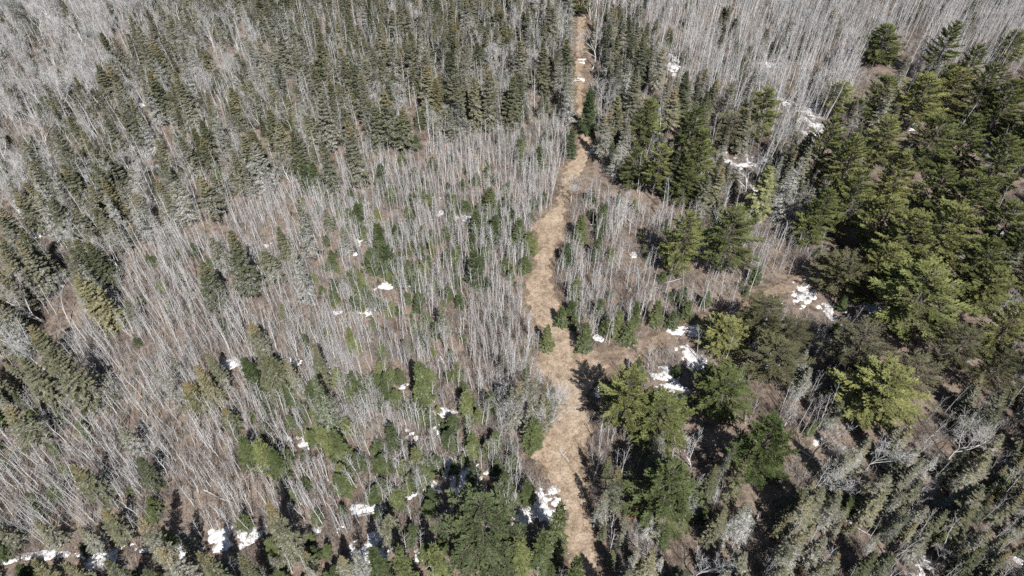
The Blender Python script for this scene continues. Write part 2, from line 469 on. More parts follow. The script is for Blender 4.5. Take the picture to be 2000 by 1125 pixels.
def pine(seed, h=16.0, R=3.6, cb=0.2, round_top=0.55, tuft=1.0, sparse=0.0, step=0.98):
    """whorled limbs with flat feathery plates of needles, clear gaps between the tiers"""
    rg = np.random.default_rng(seed)
    mb = MB()
    zs = np.linspace(0, h * 0.97, 14)
    off = np.cumsum(rg.normal(0, 0.05, (14, 2)), 0) * (zs / h)[:, None]
    rad = (0.0145 * h) * (1 - zs / h) ** 0.8 + 0.02
    chain(mb, np.column_stack([off, zs - np.where(zs == 0, 0.5, 0)]), rad, 8, 0)
    TB, TD, TL = [], [], []                             # tuft bases, axes, lengths
    z = cb * h
    while z < h - 0.3:
        t = (z - cb * h) / (h * (1 - cb))
        env = R * (1 - t ** (1.0 + 2.2 * round_top)) ** (0.95 - 0.35 * round_top) * (0.6 + 0.4 * min(1, t / 0.2))
        nb = int(rg.integers(5, 8))
        a0 = rg.uniform(0, 6.28)
        cx, cy = np.interp(z, zs, off[:, 0]), np.interp(z, zs, off[:, 1])
        for j in range(nb):
            dead = rg.random() < 0.07 + sparse
            a = a0 + 6.283 * j / nb + rg.normal(0, 0.22)
            L = max(0.5, env * rg.uniform(0.55, 1.22))
            e = math.radians(-4 + 44 * t ** 1.5 + rg.normal(0, 7))
            dh = np.array([math.cos(a), math.sin(a), 0])
            lat = np.array([-dh[1], dh[0], 0])
            s = np.linspace(0, 1, 9)
            P = np.array([cx, cy, z + rg.normal(0, 0.12)]) + np.outer(L * s, dh) + np.outer(L * (math.tan(e) * s - 0.10 * s + 0.24 * s ** 2.4), [0, 0, 1]) + np.outer(rg.normal(0, 0.12) * L * s ** 2, lat)
            chain(mb, P, 0.06 * (L / 3.5) * (1 - s * 0.85) + 0.008, 4, 0)
            tang = unit(np.gradient(P, axis=0))
            ns = max(5, int(L * 5.5))
            for q in range(ns):
                f = min(1.0, 0.25 + 0.75 * (q + rg.random() * 0.6) / ns)
                b = np.array([np.interp(f, s, P[:, k]) for k in range(3)])
                tg = np.array([np.interp(f, s, tang[:, k]) for k in range(3)])
                sg = 1 if q % 2 else -1
                d = unit((tg * rg.uniform(0.6, 1.1) + sg * lat * rg.uniform(0.35, 0.8) + np.array([0, 0, rg.uniform(-0.02, 0.2)]))[None])[0]
                l2 = (0.26 * L * (1.12 - f) + 0.22) * rg.uniform(0.7, 1.25)
                mb.prisms(b[None], (b + d * l2)[None], 0.018, 0.008, 3, 0)
                if dead and rg.random() < 0.75:
                    continue
                k = max(2, int(l2 / 0.17) + 1)
                for w in np.linspace(0.2, 1.0, k):
                    TB.append(b + d * l2 * w); TD.append(d + np.array([0, 0, 0.22]) + rg.normal(0, 0.1, 3)); TL.append(1.0)
            for w in (0.75, 0.85, 0.93, 1.0):
                TB.append(np.array([np.interp(w, s, P[:, k]) for k in range(3)])); TD.append(tang[-1] + np.array([0, 0, 0.25])); TL.append(1.15)
        z += step * rg.uniform(0.75, 1.2) * (h / 16.0) * (1.15 - 0.55 * t)
    for q in range(10):
        TB.append(np.array([off[-1, 0], off[-1, 1], h * 0.97 - 0.06 * q])); TD.append(np.array([rg.normal(0, 0.4), rg.normal(0, 0.4), 1.0])); TL.append(1.0)
    TB, TD, TL = np.array(TB), unit(np.array(TD)), np.array(TL)
    n = 14
    B, D, TL = np.repeat(TB, n, 0), np.repeat(TD, n, 0), np.repeat(TL, n)
    r = rg.normal(0, 1, B.shape)
    r = unit(r - D * np.sum(r * D, 1, keepdims=True))
    D = unit(D + r * rg.uniform(0.15, 0.75, (len(B), 1)))
    S = rg.normal(0, 1, B.shape)
    S = S - D * np.sum(S * D, 1, keepdims=True)
    mb.blades(B - D * 0.03, D, S, rg.uniform(0.18, 0.36, len(B)) * tuft * TL, rg.uniform(0.045, 0.075, len(B)) * tuft, 1, mid=0.5)
    return mb


def aspen(seed, h=9.0, r=0.055, nb=22, lean=0.3, blen=1.3, first=0.25):
    """slim young stem with short steep branches"""
    rg = np.random.default_rng(seed)
    mb = MB()
    k = 9
    zs = np.linspace(0, h, k)
    off = np.cumsum(rg.normal(0, lean * 0.14, (k, 2)), 0)
    P = np.column_stack([off, zs - np.where(zs == 0, 0.3, 0)])
    rad = r * (1 - zs / h) ** 0.75 + 0.010
    chain(mb, P, rad, 5, 0)
    Q0, Q1, R0, R1, tw = [], [], [], [], []
    for i in range(nb):
        f = first + (0.97 - first) * (i + rg.random()) / nb
        b = np.array([np.interp(f * h, zs, P[:, q]) for q in range(3)])
        a = i * 2.4 + rg.normal(0, 0.5)
        el = math.radians(rg.uniform(38, 68))
        L = blen * (0.35 + 0.9 * math.sin(math.pi * min(1, (f - first) / (1 - first) * 0.75 + 0.12))) * rg.uniform(0.55, 1.15)
        d = np.array([math.cos(a) * math.cos(el), math.sin(a) * math.cos(el), math.sin(el)])
        mpt = b + d * L * 0.5
        e = b + unit((d + np.array([0, 0, 0.28]))[None])[0] * L
        Q0 += [b, mpt]; Q1 += [mpt, e]; R0 += [0.017, 0.012]; R1 += [0.012, 0.006]
        for w in range(3):
            g = b + (e - b) * rg.uniform(0.35, 0.95)
            dd = unit((d + rg.normal(0, 0.5, 3) + np.array([0, 0, 0.25]))[None])[0]
            tw.append((g, dd, rg.uniform(0.2, 0.6)))
    mb.prisms(np.array(Q0), np.array(Q1), np.array(R0), np.array(R1), 3, 1)
    d = np.array([q[1] for q in tw])
    mb.blades(np.array([q[0] for q in tw]), d, np.cross(d, rg.normal(0, 1, d.shape)), np.array([q[2] for q in tw]), 0.022, 1, mid=0.3)
    return mb


def hardwood(seed, h=11.0, r=0.11, fork=0.35, spread=0.6, depth=4, nk=3):
    """bare birch or maple with a spreading crown of fine twigs"""
    rg = np.random.default_rng(seed)
    mb = MB()
    segs = {0: [], 1: []}
    tw = []

    def grow(p, d, L, rad, lev):
        n = 3
        q = p
        pts = [p]
        for i in range(n):
            d = unit((d + rg.normal(0, 0.10, 3) + np.array([0, 0, 0.07]))[None])[0]
            q = q + d * L / n
            pts.append(q)
        rr = np.linspace(rad, rad * 0.62, n + 1)
        for i in range(n):
            segs[0 if lev < 2 else 1].append((pts[i], pts[i + 1], rr[i], rr[i + 1]))
        if lev >= depth:
            for w in range(6):
                g = pts[int(rg.integers(1, n + 1))]
                dd = unit((d + rg.normal(0, 0.55, 3))[None])[0]
                tw.append((g, dd, rg.uniform(0.3, 0.75)))
            return
        kids = nk if lev else nk + 1
        for j in range(kids):
            f = int(rg.integers(1, n + 1)) if j else n
            dd = unit((d + unit(rg.normal(0, 1, (1, 3)))[0] * spread * (0.55 if j == 0 else 1.0) + np.array([0, 0, 0.16]))[None])[0]
            grow(pts[f], dd, L * rg.uniform(0.5, 0.72), max(rr[f] * rg.uniform(0.5, 0.68), 0.009), lev + 1)
    grow(np.array([0, 0, -0.3]), unit(np.array([[rg.normal(0, 0.08), rg.normal(0, 0.08), 1.0]]))[0], h * fork * 1.15, r, 0)
    for slot in (0, 1):
        a = segs[slot]
        mb.prisms(np.array([s[0] for s in a]), np.array([s[1] for s in a]), np.array([s[2] for s in a]), np.array([s[3] for s in a]), 5 if slot == 0 else 3, slot)
    d = np.array([q[1] for q in tw])
    mb.blades(np.array([q[0] for q in tw]), d, np.cross(d, rg.normal(0, 1, d.shape)), np.array([q[2] for q in tw]), 0.024, 1, mid=0.3)
    zt = max(v[:, 2].max() for v in mb.v)
    for i in range(len(mb.v)):
        mb.v[i] = mb.v[i] * (h / zt)
    return mb


def shrub(seed, h=1.5, n=16, R=0.7):
    rg = np.random.default_rng(seed)
    mb = MB()
    a, rr = rg.uniform(0, 6.28, n), R * np.sqrt(rg.random(n))
    p0 = np.column_stack([rr * np.cos(a), rr * np.sin(a), np.full(n, -0.1)])
    d = unit(np.column_stack([rg.normal(0, 0.22, n), rg.normal(0, 0.22, n), np.ones(n)]))
    L = h * rg.uniform(0.5, 1.1, n)
    p1 = p0 + d * L[:, None]
    mb.prisms(p0, p1, 0.014, 0.006, 3, 0)
    for k in range(5):
        f = rg.uniform(0.3, 0.9, (n, 1))
        g = p0 + (p1 - p0) * f
        dd = unit(d + rg.normal(0, 0.5, (n, 3)))
        mb.blades(g, dd, np.cross(dd, rg.normal(0, 1, (n, 3))), rg.uniform(0.2, 0.5, n) * h * 0.6, 0.02, 1, mid=0.3)
    return mb


def tuft(seed, h=0.45, n=26, R=0.28):
    rg = np.random.default_rng(seed)
    mb = MB()
    a, rr = rg.uniform(0, 6.28, n), R * np.sqrt(rg.random(n))
    b = np.column_stack([rr * np.cos(a), rr * np.sin(a), np.full(n, -0.04)])
    d = unit(np.column_stack([rg.normal(0, 0.6, n), rg.normal(0, 0.6, n), np.full(n, 0.75)]))
    s = rg.normal(0, 1, (n, 3))
    s = s - d * np.sum(s * d, 1, keepdims=True)
    mb.blades(b, d, s, h * rg.uniform(0.5, 1.1, n), 0.035, 0)
    return mb


# kind -> list of (builder result, nominal height, nominal radius); slots -> materials
KIND = {}


def register(kind, mats, builds, h0, r0):
    col = bpy.data.collections.new('source_' + kind)    # never linked to the scene: feeds the masses only
    protos = []
    for i, mb in enumerate(builds):
        full = mb.mesh('%s_whole_%02d' % (kind, i), mats)
        ob = bpy.data.objects.new('%s_source_%02d' % (kind, i), full)
        col.objects.link(ob)
        protos.append((mb.mesh('trunk', mats, 0), mb.mesh('crown', mats, 1) if any((q >= 1).any() for q in mb.s) else None))
    KIND[kind] = dict(col=col, protos=protos, h0=h0, r0=r0)


SPM = [M['bark'], M['spruce'], M['grey'], M['cone']]
register('spruce', SPM, [
    spruce(1, 12, 2.1, grey=0.25, cones=0.5), spruce(2, 12, 2.1, cb=0.05, droop=0.45, grey=0.1), spruce(3, 12, 2.1, cb=0.16, power=1.0, grey=0.45, cones=0.3), spruce(4, 12, 2.1, power=0.65, dens=0.9, grey=0.3),
    spruce(5, 12, 2.1, cb=0.25, dens=0.85, step=0.75, bare=0.3, grey=0.5, cones=0.6), spruce(6, 12, 2.1, droop=0.5, step=0.52, grey=0.15, cones=0.2), spruce(7, 12, 2.1, droop=0.3, step=0.7, grey=0.6, power=0.75)], 12.0, 2.1)
GRM = [M['bark'], M['spruce'], M['grey'], M['cone']]
register('grey_spruce', GRM, [
    spruce(11, 12, 1.9, wid=0.10, dens=0.95, bare=0.5, droop=0.5, grey=1.1), spruce(12, 12, 1.9, cb=0.2, wid=0.09, dens=0.9, bare=0.8, droop=0.55, grey=1.6), spruce(13, 12, 1.9, wid=0.11, bare=0.3, power=0.7, grey=0.9),
    spruce(14, 12, 1.9, wid=0.09, bare=1.0, step=0.7, grey=2.5), spruce(15, 12, 1.9, wid=0.11, bare=0.4, step=0.6, grey=1.2, cones=0.2)], 12.0, 1.9)
register('pine', [M['pinebark'], M['pine']], [pine(21), pine(22, round_top=0.35, cb=0.12), pine(23, cb=0.25, round_top=0.7), pine(24, round_top=0.5, cb=0.15), pine(25, round_top=0.2, cb=0.1), pine(26, round_top=0.4)], 16.0, 3.6)
register('olive_pine', [M['pinebark'], M['olive']], [pine(31, sparse=0.15, round_top=0.8, cb=0.3, tuft=0.9), pine(32, sparse=0.2, round_top=0.9, cb=0.35, tuft=0.85), pine(33, sparse=0.1, round_top=0.7, cb=0.3, tuft=0.9)], 16.0, 3.6)
register('fir', [M['bark'], M['fir'], M['grey'], M['cone']], [spruce(s, 4.2, 1.2, cb=0.03, wid=0.09, dens=1.5, droop=0.1, power=0.85, step=0.34, grey=0.08 * (s % 3)) for s in (41, 42, 43, 44, 45)], 4.2, 1.2)
register('aspen', [M['aspen'], M['twig']], [aspen(s, nb=17 + 2 * (s % 5), lean=0.25 + 0.1 * (s % 3), first=0.25 + 0.06 * (s % 4)) for s in range(51, 59)] + [aspen(s, nb=15, lean=0.3, first=0.48, blen=1.1, r=0.06) for s in range(59, 63)], 9.0, 1.0)
register('hardwood', [M['birch'], M['birchtwig']], [hardwood(61), hardwood(62, fork=0.45, spread=0.5), hardwood(63, fork=0.28, spread=0.75), hardwood(64, spread=0.55, fork=0.4), hardwood(65, fork=0.33, spread=0.65), hardwood(66, fork=0.25, spread=0.7, r=0.09), hardwood(67, fork=0.3, spread=0.8)], 11.0, 3.0)
register('shrub', [M['shrub'], M['shrub']], [shrub(s) for s in (71, 72, 73, 74)], 1.5, 0.7)
register('tuft', [M['straw'], M['straw']], [tuft(s) for s in (81, 82, 83)], 0.45, 0.28)

# ------------------------------------------------------------------ where things grow
RNG = np.random.default_rng(2024)
PLANTS = []          # dicts: kind, x, y, h, R, label(optional), tilt


def put(kind, x, y, h, R, label=None, name=None, hand=False, rz=None, proto=None):
    PLANTS.append(dict(kind=kind, x=x, y=y, h=h, R=R, label=label, name=name, hand=hand, rz=RNG.uniform(0, 6.28) if rz is None else rz, proto=proto,
                       tx=RNG.normal(0, 0.065 if kind == 'aspen' else 0.03), ty=RNG.normal(0, 0.065 if kind == 'aspen' else 0.03)))



# trees one can pick out in the photograph: (kind, tip column, tip row, foot row, crown width, label); pixel values only locate the foot on the ground
HAND = [
    ('pine', 1738, 52, 146, 84, 'lone round green pine standing among bare aspens at upper right'),
    ('pine', 1135, -22, 42, 46, 'dark green pine at the far end of the trail, cut by the top edge'),
    ('pine', 1265, 193, 312, 66, 'open layered pine with bare lower trunk, upper left of the mixed stand beside the trail'),
    ('pine', 1245, 288, 378, 60, 'low bushy pine, left one of a close pair near the dark gap'),
    ('pine', 1292, 282, 392, 58, 'upright pine, right one of a close pair near the dark gap'),
    ('pine', 1362, 203, 345, 66, None), ('pine', 1378, 250, 405, 84, 'tall broad pine in the middle of the mixed stand'), ('pine', 1350, 312, 412, 56, None),
    ('pine', 1500, 174, 300, 74, 'single tall conical pine in front of the grey aspens'),
    ('olive_pine', 1430, 222, 312, 70, 'rounded olive brown pine between two green pines'),
    ('spruce', 1505, 326, 434, 70, 'bright yellow green conical tree beside a pale dead spruce'),
    ('pine', 1648, 163, 240, 58, 'small pine at the upper left tip of the pine grove'),
    ('pine', 1628, 230, 385, 78, None), ('pine', 1682, 262, 420, 72, None), ('pine', 1735, 148, 255, 78, None), ('pine', 1745, 232, 345, 78, None), ('pine', 1822, 148, 272, 84, None),
    ('pine', 1885, 138, 255, 80, None), ('pine', 1943, 124, 262, 78, 'tallest pine on the upper rim of the pine grove'), ('pine', 1992, 158, 285, 72, None), ('pine', 1842, 228, 362, 88, None), ('pine', 1915, 228, 362, 88, None),
    ('pine', 1978, 268, 402, 84, None), ('pine', 1775, 300, 432, 84, None), ('pine', 1852, 328, 442, 84, None), ('pine', 1928, 348, 482, 88, None), ('pine', 1692, 335, 482, 84, None),
    ('pine', 1622, 372, 492, 76, 'pine at the lower left corner of the grove, above the side trail end'), ('pine', 1745, 385, 510, 92, None), ('pine', 1988, 400, 525, 84, None), ('pine', 1800, 420, 565, 108, None),
    ('pine', 1888, 398, 568, 118, None), ('pine', 1738, 472, 600, 96, None), ('pine', 1952, 470, 605, 92, None), ('pine', 1825, 536, 722, 170, 'broadest pine in the grove with wide drooping green tiers'),
    ('pine', 1962, 520, 645, 100, None), ('pine', 1995, 600, 725, 84, None),
    ('pine', 1348, 412, 548, 84, 'left one of the twin pines inside the trail fork'), ('pine', 1442, 415, 555, 104, 'right one of the twin pines inside the trail fork'),
    ('olive_pine', 1660, 502, 615, 104, 'olive brown pine overhanging the snow by the side trail'), ('olive_pine', 1505, 588, 705, 92, 'olive pine right below the side trail'), ('pine', 1425, 622, 725, 98, None),
    ('olive_pine', 1562, 628, 722, 66, None), ('olive_pine', 1530, 676, 795, 112, 'sparse olive pine with grey twigs over a snow patch'), ('pine', 1430, 728, 852, 118, None), ('olive_pine', 1692, 646, 785, 122, 'dark olive round pine beside a deep black shadow'),
    ('pine', 1738, 728, 885, 150, None), ('olive_pine', 1795, 700, 815, 96, None), ('pine', 1235, 726, 885, 96, 'dense green pine beside the trail, left one of a joined pair'), ('pine', 1306, 768, 920, 132, 'broad green pine, right one of a joined pair beside the trail'),
    ('pine', 1312, 912, 1070, 150, 'wide pine with spread tiers among grey spruces below the joined pair'), ('pine', 1515, 826, 990, 112, 'dark green pine on the snowy edge of the lower right spruces'), ('pine', 938, 982, 1165, 160, 'large pine cut by the bottom edge with its shadow behind it'),
    ('olive_pine', 1895, 640, 765, 88, None), ('olive_pine', 1972, 690, 805, 80, None), ('pine', 1592, 418, 492, 66, None), ('pine', 1990, 60, 140, 60, None),
    # spruces
    ('spruce', 438, 446, 590, 66, 'stout olive green spruce standing alone in the grey thicket'), ('spruce', 384, 511, 612, 58, 'shorter spruce left of the stout olive spruce in the thicket'),
    ('spruce', 163, 538, 650, 74, 'broad yellow green spruce with black shadow at the left thicket edge'), ('spruce', 632, 278, 388, 40, 'slim yellow topped spruce in front of the upper left forest'),
    ('spruce', 625, 186, 298, 56, None), ('spruce', 752, 176, 300, 60, None), ('spruce', 782, 212, 302, 58, 'bushy grey green spruce on the upper rim of the thicket'), ('spruce', 728, 208, 300, 42, None), ('spruce', 680, 238, 372, 50, 'tall spruce with long bare foot on the thicket rim'),
    ('spruce', 392, 348, 440, 56, None), ('grey_spruce', 338, 352, 445, 58, 'pale grey spruce on the left rim of the thicket'), ('spruce', 1065, 80, 188, 44, 'dark green spruce rising above its neighbours left of the upper trail'), ('spruce', 955, 122, 265, 40, None), ('spruce', 1000, 146, 258, 44, None),
    ('grey_spruce', 978, 110, 255, 34, None), ('spruce', 928, 148, 262, 36, None), ('fir', 1154, 172, 265, 38, 'dense dark green fir on the right verge of the upper trail'), ('spruce', 1186, 222, 325, 38, None), ('spruce', 1260, 62, 182, 42, None), ('spruce', 1245, 143, 240, 46, None),
    ('grey_spruce', 1210, 108, 225, 46, None), ('spruce', 1292, 88, 195, 40, None), ('spruce', 1345, 138, 245, 50, None), ('spruce', 1320, 175, 270, 50, None), ('grey_spruce', 1115, 165, 255, 40, 'pale grey spruce on the left verge of the upper trail'),
    ('spruce', 1410, 330, 420, 36, None), ('spruce', 1385, 345, 425, 34, None), ('grey_spruce', 1562, 308, 440, 56, 'pale dead grey spruce right of the yellow green conical tree'), ('hardwood', 1482, 288, 385, 84, 'round grey bare crown over a snow patch in the mixed stand'),
    ('spruce', 105, 678, 805, 74, None), ('spruce', 12, 788, 880, 72, None), ('spruce', 172, 478, 565, 56, None), ('spruce', 150, 470, 540, 50, None), ('spruce', 60, 640, 730, 60, None), ('spruce', 40, 700, 800, 70, None),
    ('spruce', 488, 622, 702, 46, 'small olive spruce in the middle of the grey thicket'), ('spruce', 515, 684, 778, 68, None), ('fir', 478, 700, 775, 46, None), ('spruce', 605, 672, 775, 38, None), ('grey_spruce', 560, 700, 780, 36, None),
    ('grey_spruce', 618, 736, 865, 60, 'tall pale grey green spruce in the lower thicket'), ('grey_spruce', 578, 386, 510, 40, 'narrow grey spruce at the upper left of the thicket, upper one of two'), ('grey_spruce', 566, 460, 615, 46, 'pale half dead spruce with long white trunk in the thicket'),
    ('spruce', 512, 488, 556, 54, None), ('grey_spruce', 410, 462, 540, 46, None), ('grey_spruce', 308, 716, 808, 44, 'pale lichen grey spruce left of the green clump in the thicket'), ('spruce', 385, 716, 800, 44, None), ('spruce', 405, 690, 765, 40, None), ('spruce', 362, 750, 808, 56, None),
    ('spruce', 440, 800, 850, 40, None), ('spruce', 540, 440, 510, 34, None), ('spruce', 635, 410, 455, 28, None), ('grey_spruce', 670, 445, 500, 30, None),
    ('spruce', 262, 1022, 1115, 54, 'olive spruce at the bottom edge beside a strip of snow'), ('spruce', 300, 1060, 1160, 62, None), ('spruce', 528, 998, 1100, 66, None), ('spruce', 150, 908, 985, 58, None), ('spruce', 262, 898, 960, 40, None), ('grey_spruce', 235, 830, 890, 44, None),
    ('spruce', 395, 1078, 1170, 60, None), ('spruce', 462, 1085, 1180, 60, None), ('spruce', 130, 1092, 1180, 60, None), ('spruce', 200, 1105, 1190, 54, None), ('spruce', 60, 1105, 1190, 54, None), ('grey_spruce', 690, 1080, 1170, 60, None),
    ('spruce', 1212, 918, 1010, 46, None), ('fir', 1092, 982, 1085, 50, 'bright green fir on the left verge of the lower trail'), ('grey_spruce', 1240, 1060, 1130, 36, 'pale grey pointed spruce near the bottom of the lower trail'), ('grey_spruce', 1180, 960, 1030, 40, None), ('fir', 1060, 1030, 1110, 50, None), ('fir', 1020, 1040, 1120, 50, None),
    ('fir', 730, 1070, 1150, 50, None), ('fir', 780, 1090, 1170, 50, None), ('fir', 850, 1060, 1140, 50, None), ('fir', 1130, 1090, 1170, 44, None), ('grey_spruce', 1300, 870, 940, 36, None),
    ('grey_spruce', 1430, 870, 960, 40, None), ('spruce', 1460, 900, 985, 40, None), ('spruce', 1400, 905, 985, 42, None), ('spruce', 1280, 1075, 1150, 46, None),
    # small firs
    ('fir', 735, 436, 502, 36, 'green fir in the middle of the thicket beside a snow patch'), ('fir', 752, 478, 535, 46, None), ('fir', 725, 485, 535, 46, None), ('fir', 928, 488, 562, 44, 'conical green fir near the right side of the thicket'), ('fir', 1014, 425, 485, 36, None), ('fir', 1036, 452, 498, 36, None),
    ('fir', 955, 366, 420, 36, None), ('fir', 935, 412, 465, 40, None), ('fir', 965, 420, 470, 36, None), ('fir', 1146, 632, 690, 34, 'round green fir at the tip of the trail fork'), ('fir', 1071, 636, 685, 30, 'small green fir alone on the left verge at the trail fork'), ('fir', 1112, 472, 522, 32, None), ('fir', 1128, 545, 590, 34, None),
    ('fir', 1098, 600, 640, 28, None), ('fir', 1212, 608, 662, 32, None), ('fir', 1230, 628, 672, 38, None), ('fir', 1318, 608, 642, 28, None), ('fir', 815, 702, 795, 50, 'bright light green fir beside a snow patch in the thicket'), ('fir', 750, 728, 772, 28, None),
    ('fir', 812, 538, 570, 30, None), ('fir', 695, 398, 440, 34, None), ('fir', 908, 765, 815, 36, None), ('fir', 958, 765, 808, 32, None), ('fir', 1045, 815, 878, 44, 'green fir at the foot of the grey bare tangle beside the trail'), ('fir', 762, 832, 880, 34, None),
    ('fir', 650, 845, 905, 48, None), ('fir', 500, 862, 925, 50, None), ('fir', 470, 850, 912, 44, None), ('fir', 525, 880, 940, 40, None), ('fir', 625, 830, 880, 40, None), ('fir', 590, 325, 385, 36, None), ('fir', 612, 320, 380, 34, None), ('fir', 1165, 470, 510, 28, None), ('fir', 1118, 250, 310, 26, None),
    ('fir', 1015, 270, 330, 28, None), ('fir', 1050, 285, 335, 30, None), ('fir', 740, 320, 370, 30, None), ('fir', 1205, 290, 320, 22, None), ('fir', 835, 208, 250, 46, None), ('fir', 875, 215, 262, 40, None), ('fir', 985, 750, 800, 30, None), ('fir', 590, 650, 690, 24, None), ('fir', 1180, 400, 450, 30, None), ('fir', 1135, 420, 475, 34, None),
    ('fir', 985, 920, 975, 40, None), ('fir', 920, 905, 950, 26, None), ('fir', 1030, 940, 985, 34, None), ('fir', 700, 760, 800, 26, None), ('fir', 1245, 590, 640, 26, None), ('fir', 1290, 590, 640, 30, None), ('fir', 810, 880, 930, 40, None), ('fir', 680, 640, 690, 26, None),
    # bare broadleaved trees
    ('hardwood', 1012, 712, 835, 60, 'grey bare tree leaning out of the tangle beside the trail, left one'), ('hardwood', 1050, 742, 842, 80, 'pale bare tree in the middle of the tangle beside the trail'), ('hardwood', 1085, 762, 838, 46, 'slim bare tree nearest the trail in the grey tangle'), ('hardwood', 1000, 740, 820, 50, None), ('hardwood', 1035, 700, 800, 56, None),
    ('spruce', 1010, 745, 850, 38, None), ('spruce', 1068, 758, 850, 34, None), ('spruce', 1035, 790, 868, 36, None), ('grey_spruce', 1045, 745, 850, 40, None), ('grey_spruce', 1000, 755, 845, 40, None), ('grey_spruce', 1078, 760, 845, 34, None), ('hardwood', 1068, 745, 845, 70, None),
    ('grey_spruce', 1022, 735, 850, 44, 'lichen grey spruce inside the bare tangle beside the trail'), ('hardwood', 1060, 720, 830, 66, None), ('hardwood', 1025, 770, 860, 60, None), ('grey_spruce', 1062, 770, 855, 36, None), ('hardwood', 990, 770, 840, 56, None),
    ('hardwood', 785, 148, 222, 46, 'pinkish white bare birch in the upper forest'), ('hardwood', 858, 132, 180, 44, None), ('hardwood', 1000, 88, 150, 44, None), ('hardwood', 1035, 95, 165, 44, None), ('hardwood', 1370, 855, 915, 56, 'pale bushy bare crown right of the joined pines'), ('hardwood', 1632, 812, 905, 70, 'grey bare tree with spreading crown below the snow spot at lower right'),
    ('hardwood', 1752, 842, 930, 80, 'broad bare tree with thick pale trunk among lower right spruces'), ('hardwood', 1910, 832, 905, 90, 'wide bare crown with pale forked limbs near the right edge'), ('hardwood', 1865, 790, 870, 60, None), ('hardwood', 1278, 1048, 1105, 44, 'small white birch with reddish twigs near the bottom edge'), ('hardwood', 15, 535, 640, 62, 'white limbed bare tree at the left edge'),
    ('hardwood', 75, 545, 640, 60, None), ('hardwood', 1630, 900, 970, 80, None), ('hardwood', 1390, 1075, 1140, 80, None), ('hardwood', 1165, 45, 140, 60, 'grey bare tree overhanging the upper trail from its right side'), ('hardwood', 1120, 330, 400, 40, 'pale bare tree beside the narrow neck of the trail'), ('hardwood', 1215, 370, 470, 56, None),
    ('hardwood', 45, 0, 90, 50, None), ('hardwood', 125, 5, 105, 60, None), ('hardwood', 165, 20, 110, 50, None), ('hardwood', 70, 50, 120, 50, None), ('hardwood', 300, 25, 70, 50, None), ('hardwood', 30, 60, 130, 50, None), ('hardwood', 595, 5, 60, 30, None), ('hardwood', 735, 95, 150, 36, None),
]
for kind, u, v, vb, w, label in HAND:
    vb -= w * ((0.42 if v > 480 else 0.2) if 'pine' in kind else 0.10)
    x, y, h = from_tip(u, v, vb)
    dep = project(x, y, h * 0.4)[2]
    pr = None
    if kind == 'grey_spruce' and ((label and 'pale' in label) or 980 < u < 1090 < v + 400):
        pr = (3, 1)[len(PLANTS) % 2]                    # the palest, most lichen hung ones
    put(kind, x, y, h, (0.56 if 'pine' in kind else 0.66 if kind == 'hardwood' else 0.54) * w * dep / FPX, label, hand=True, proto=pr)

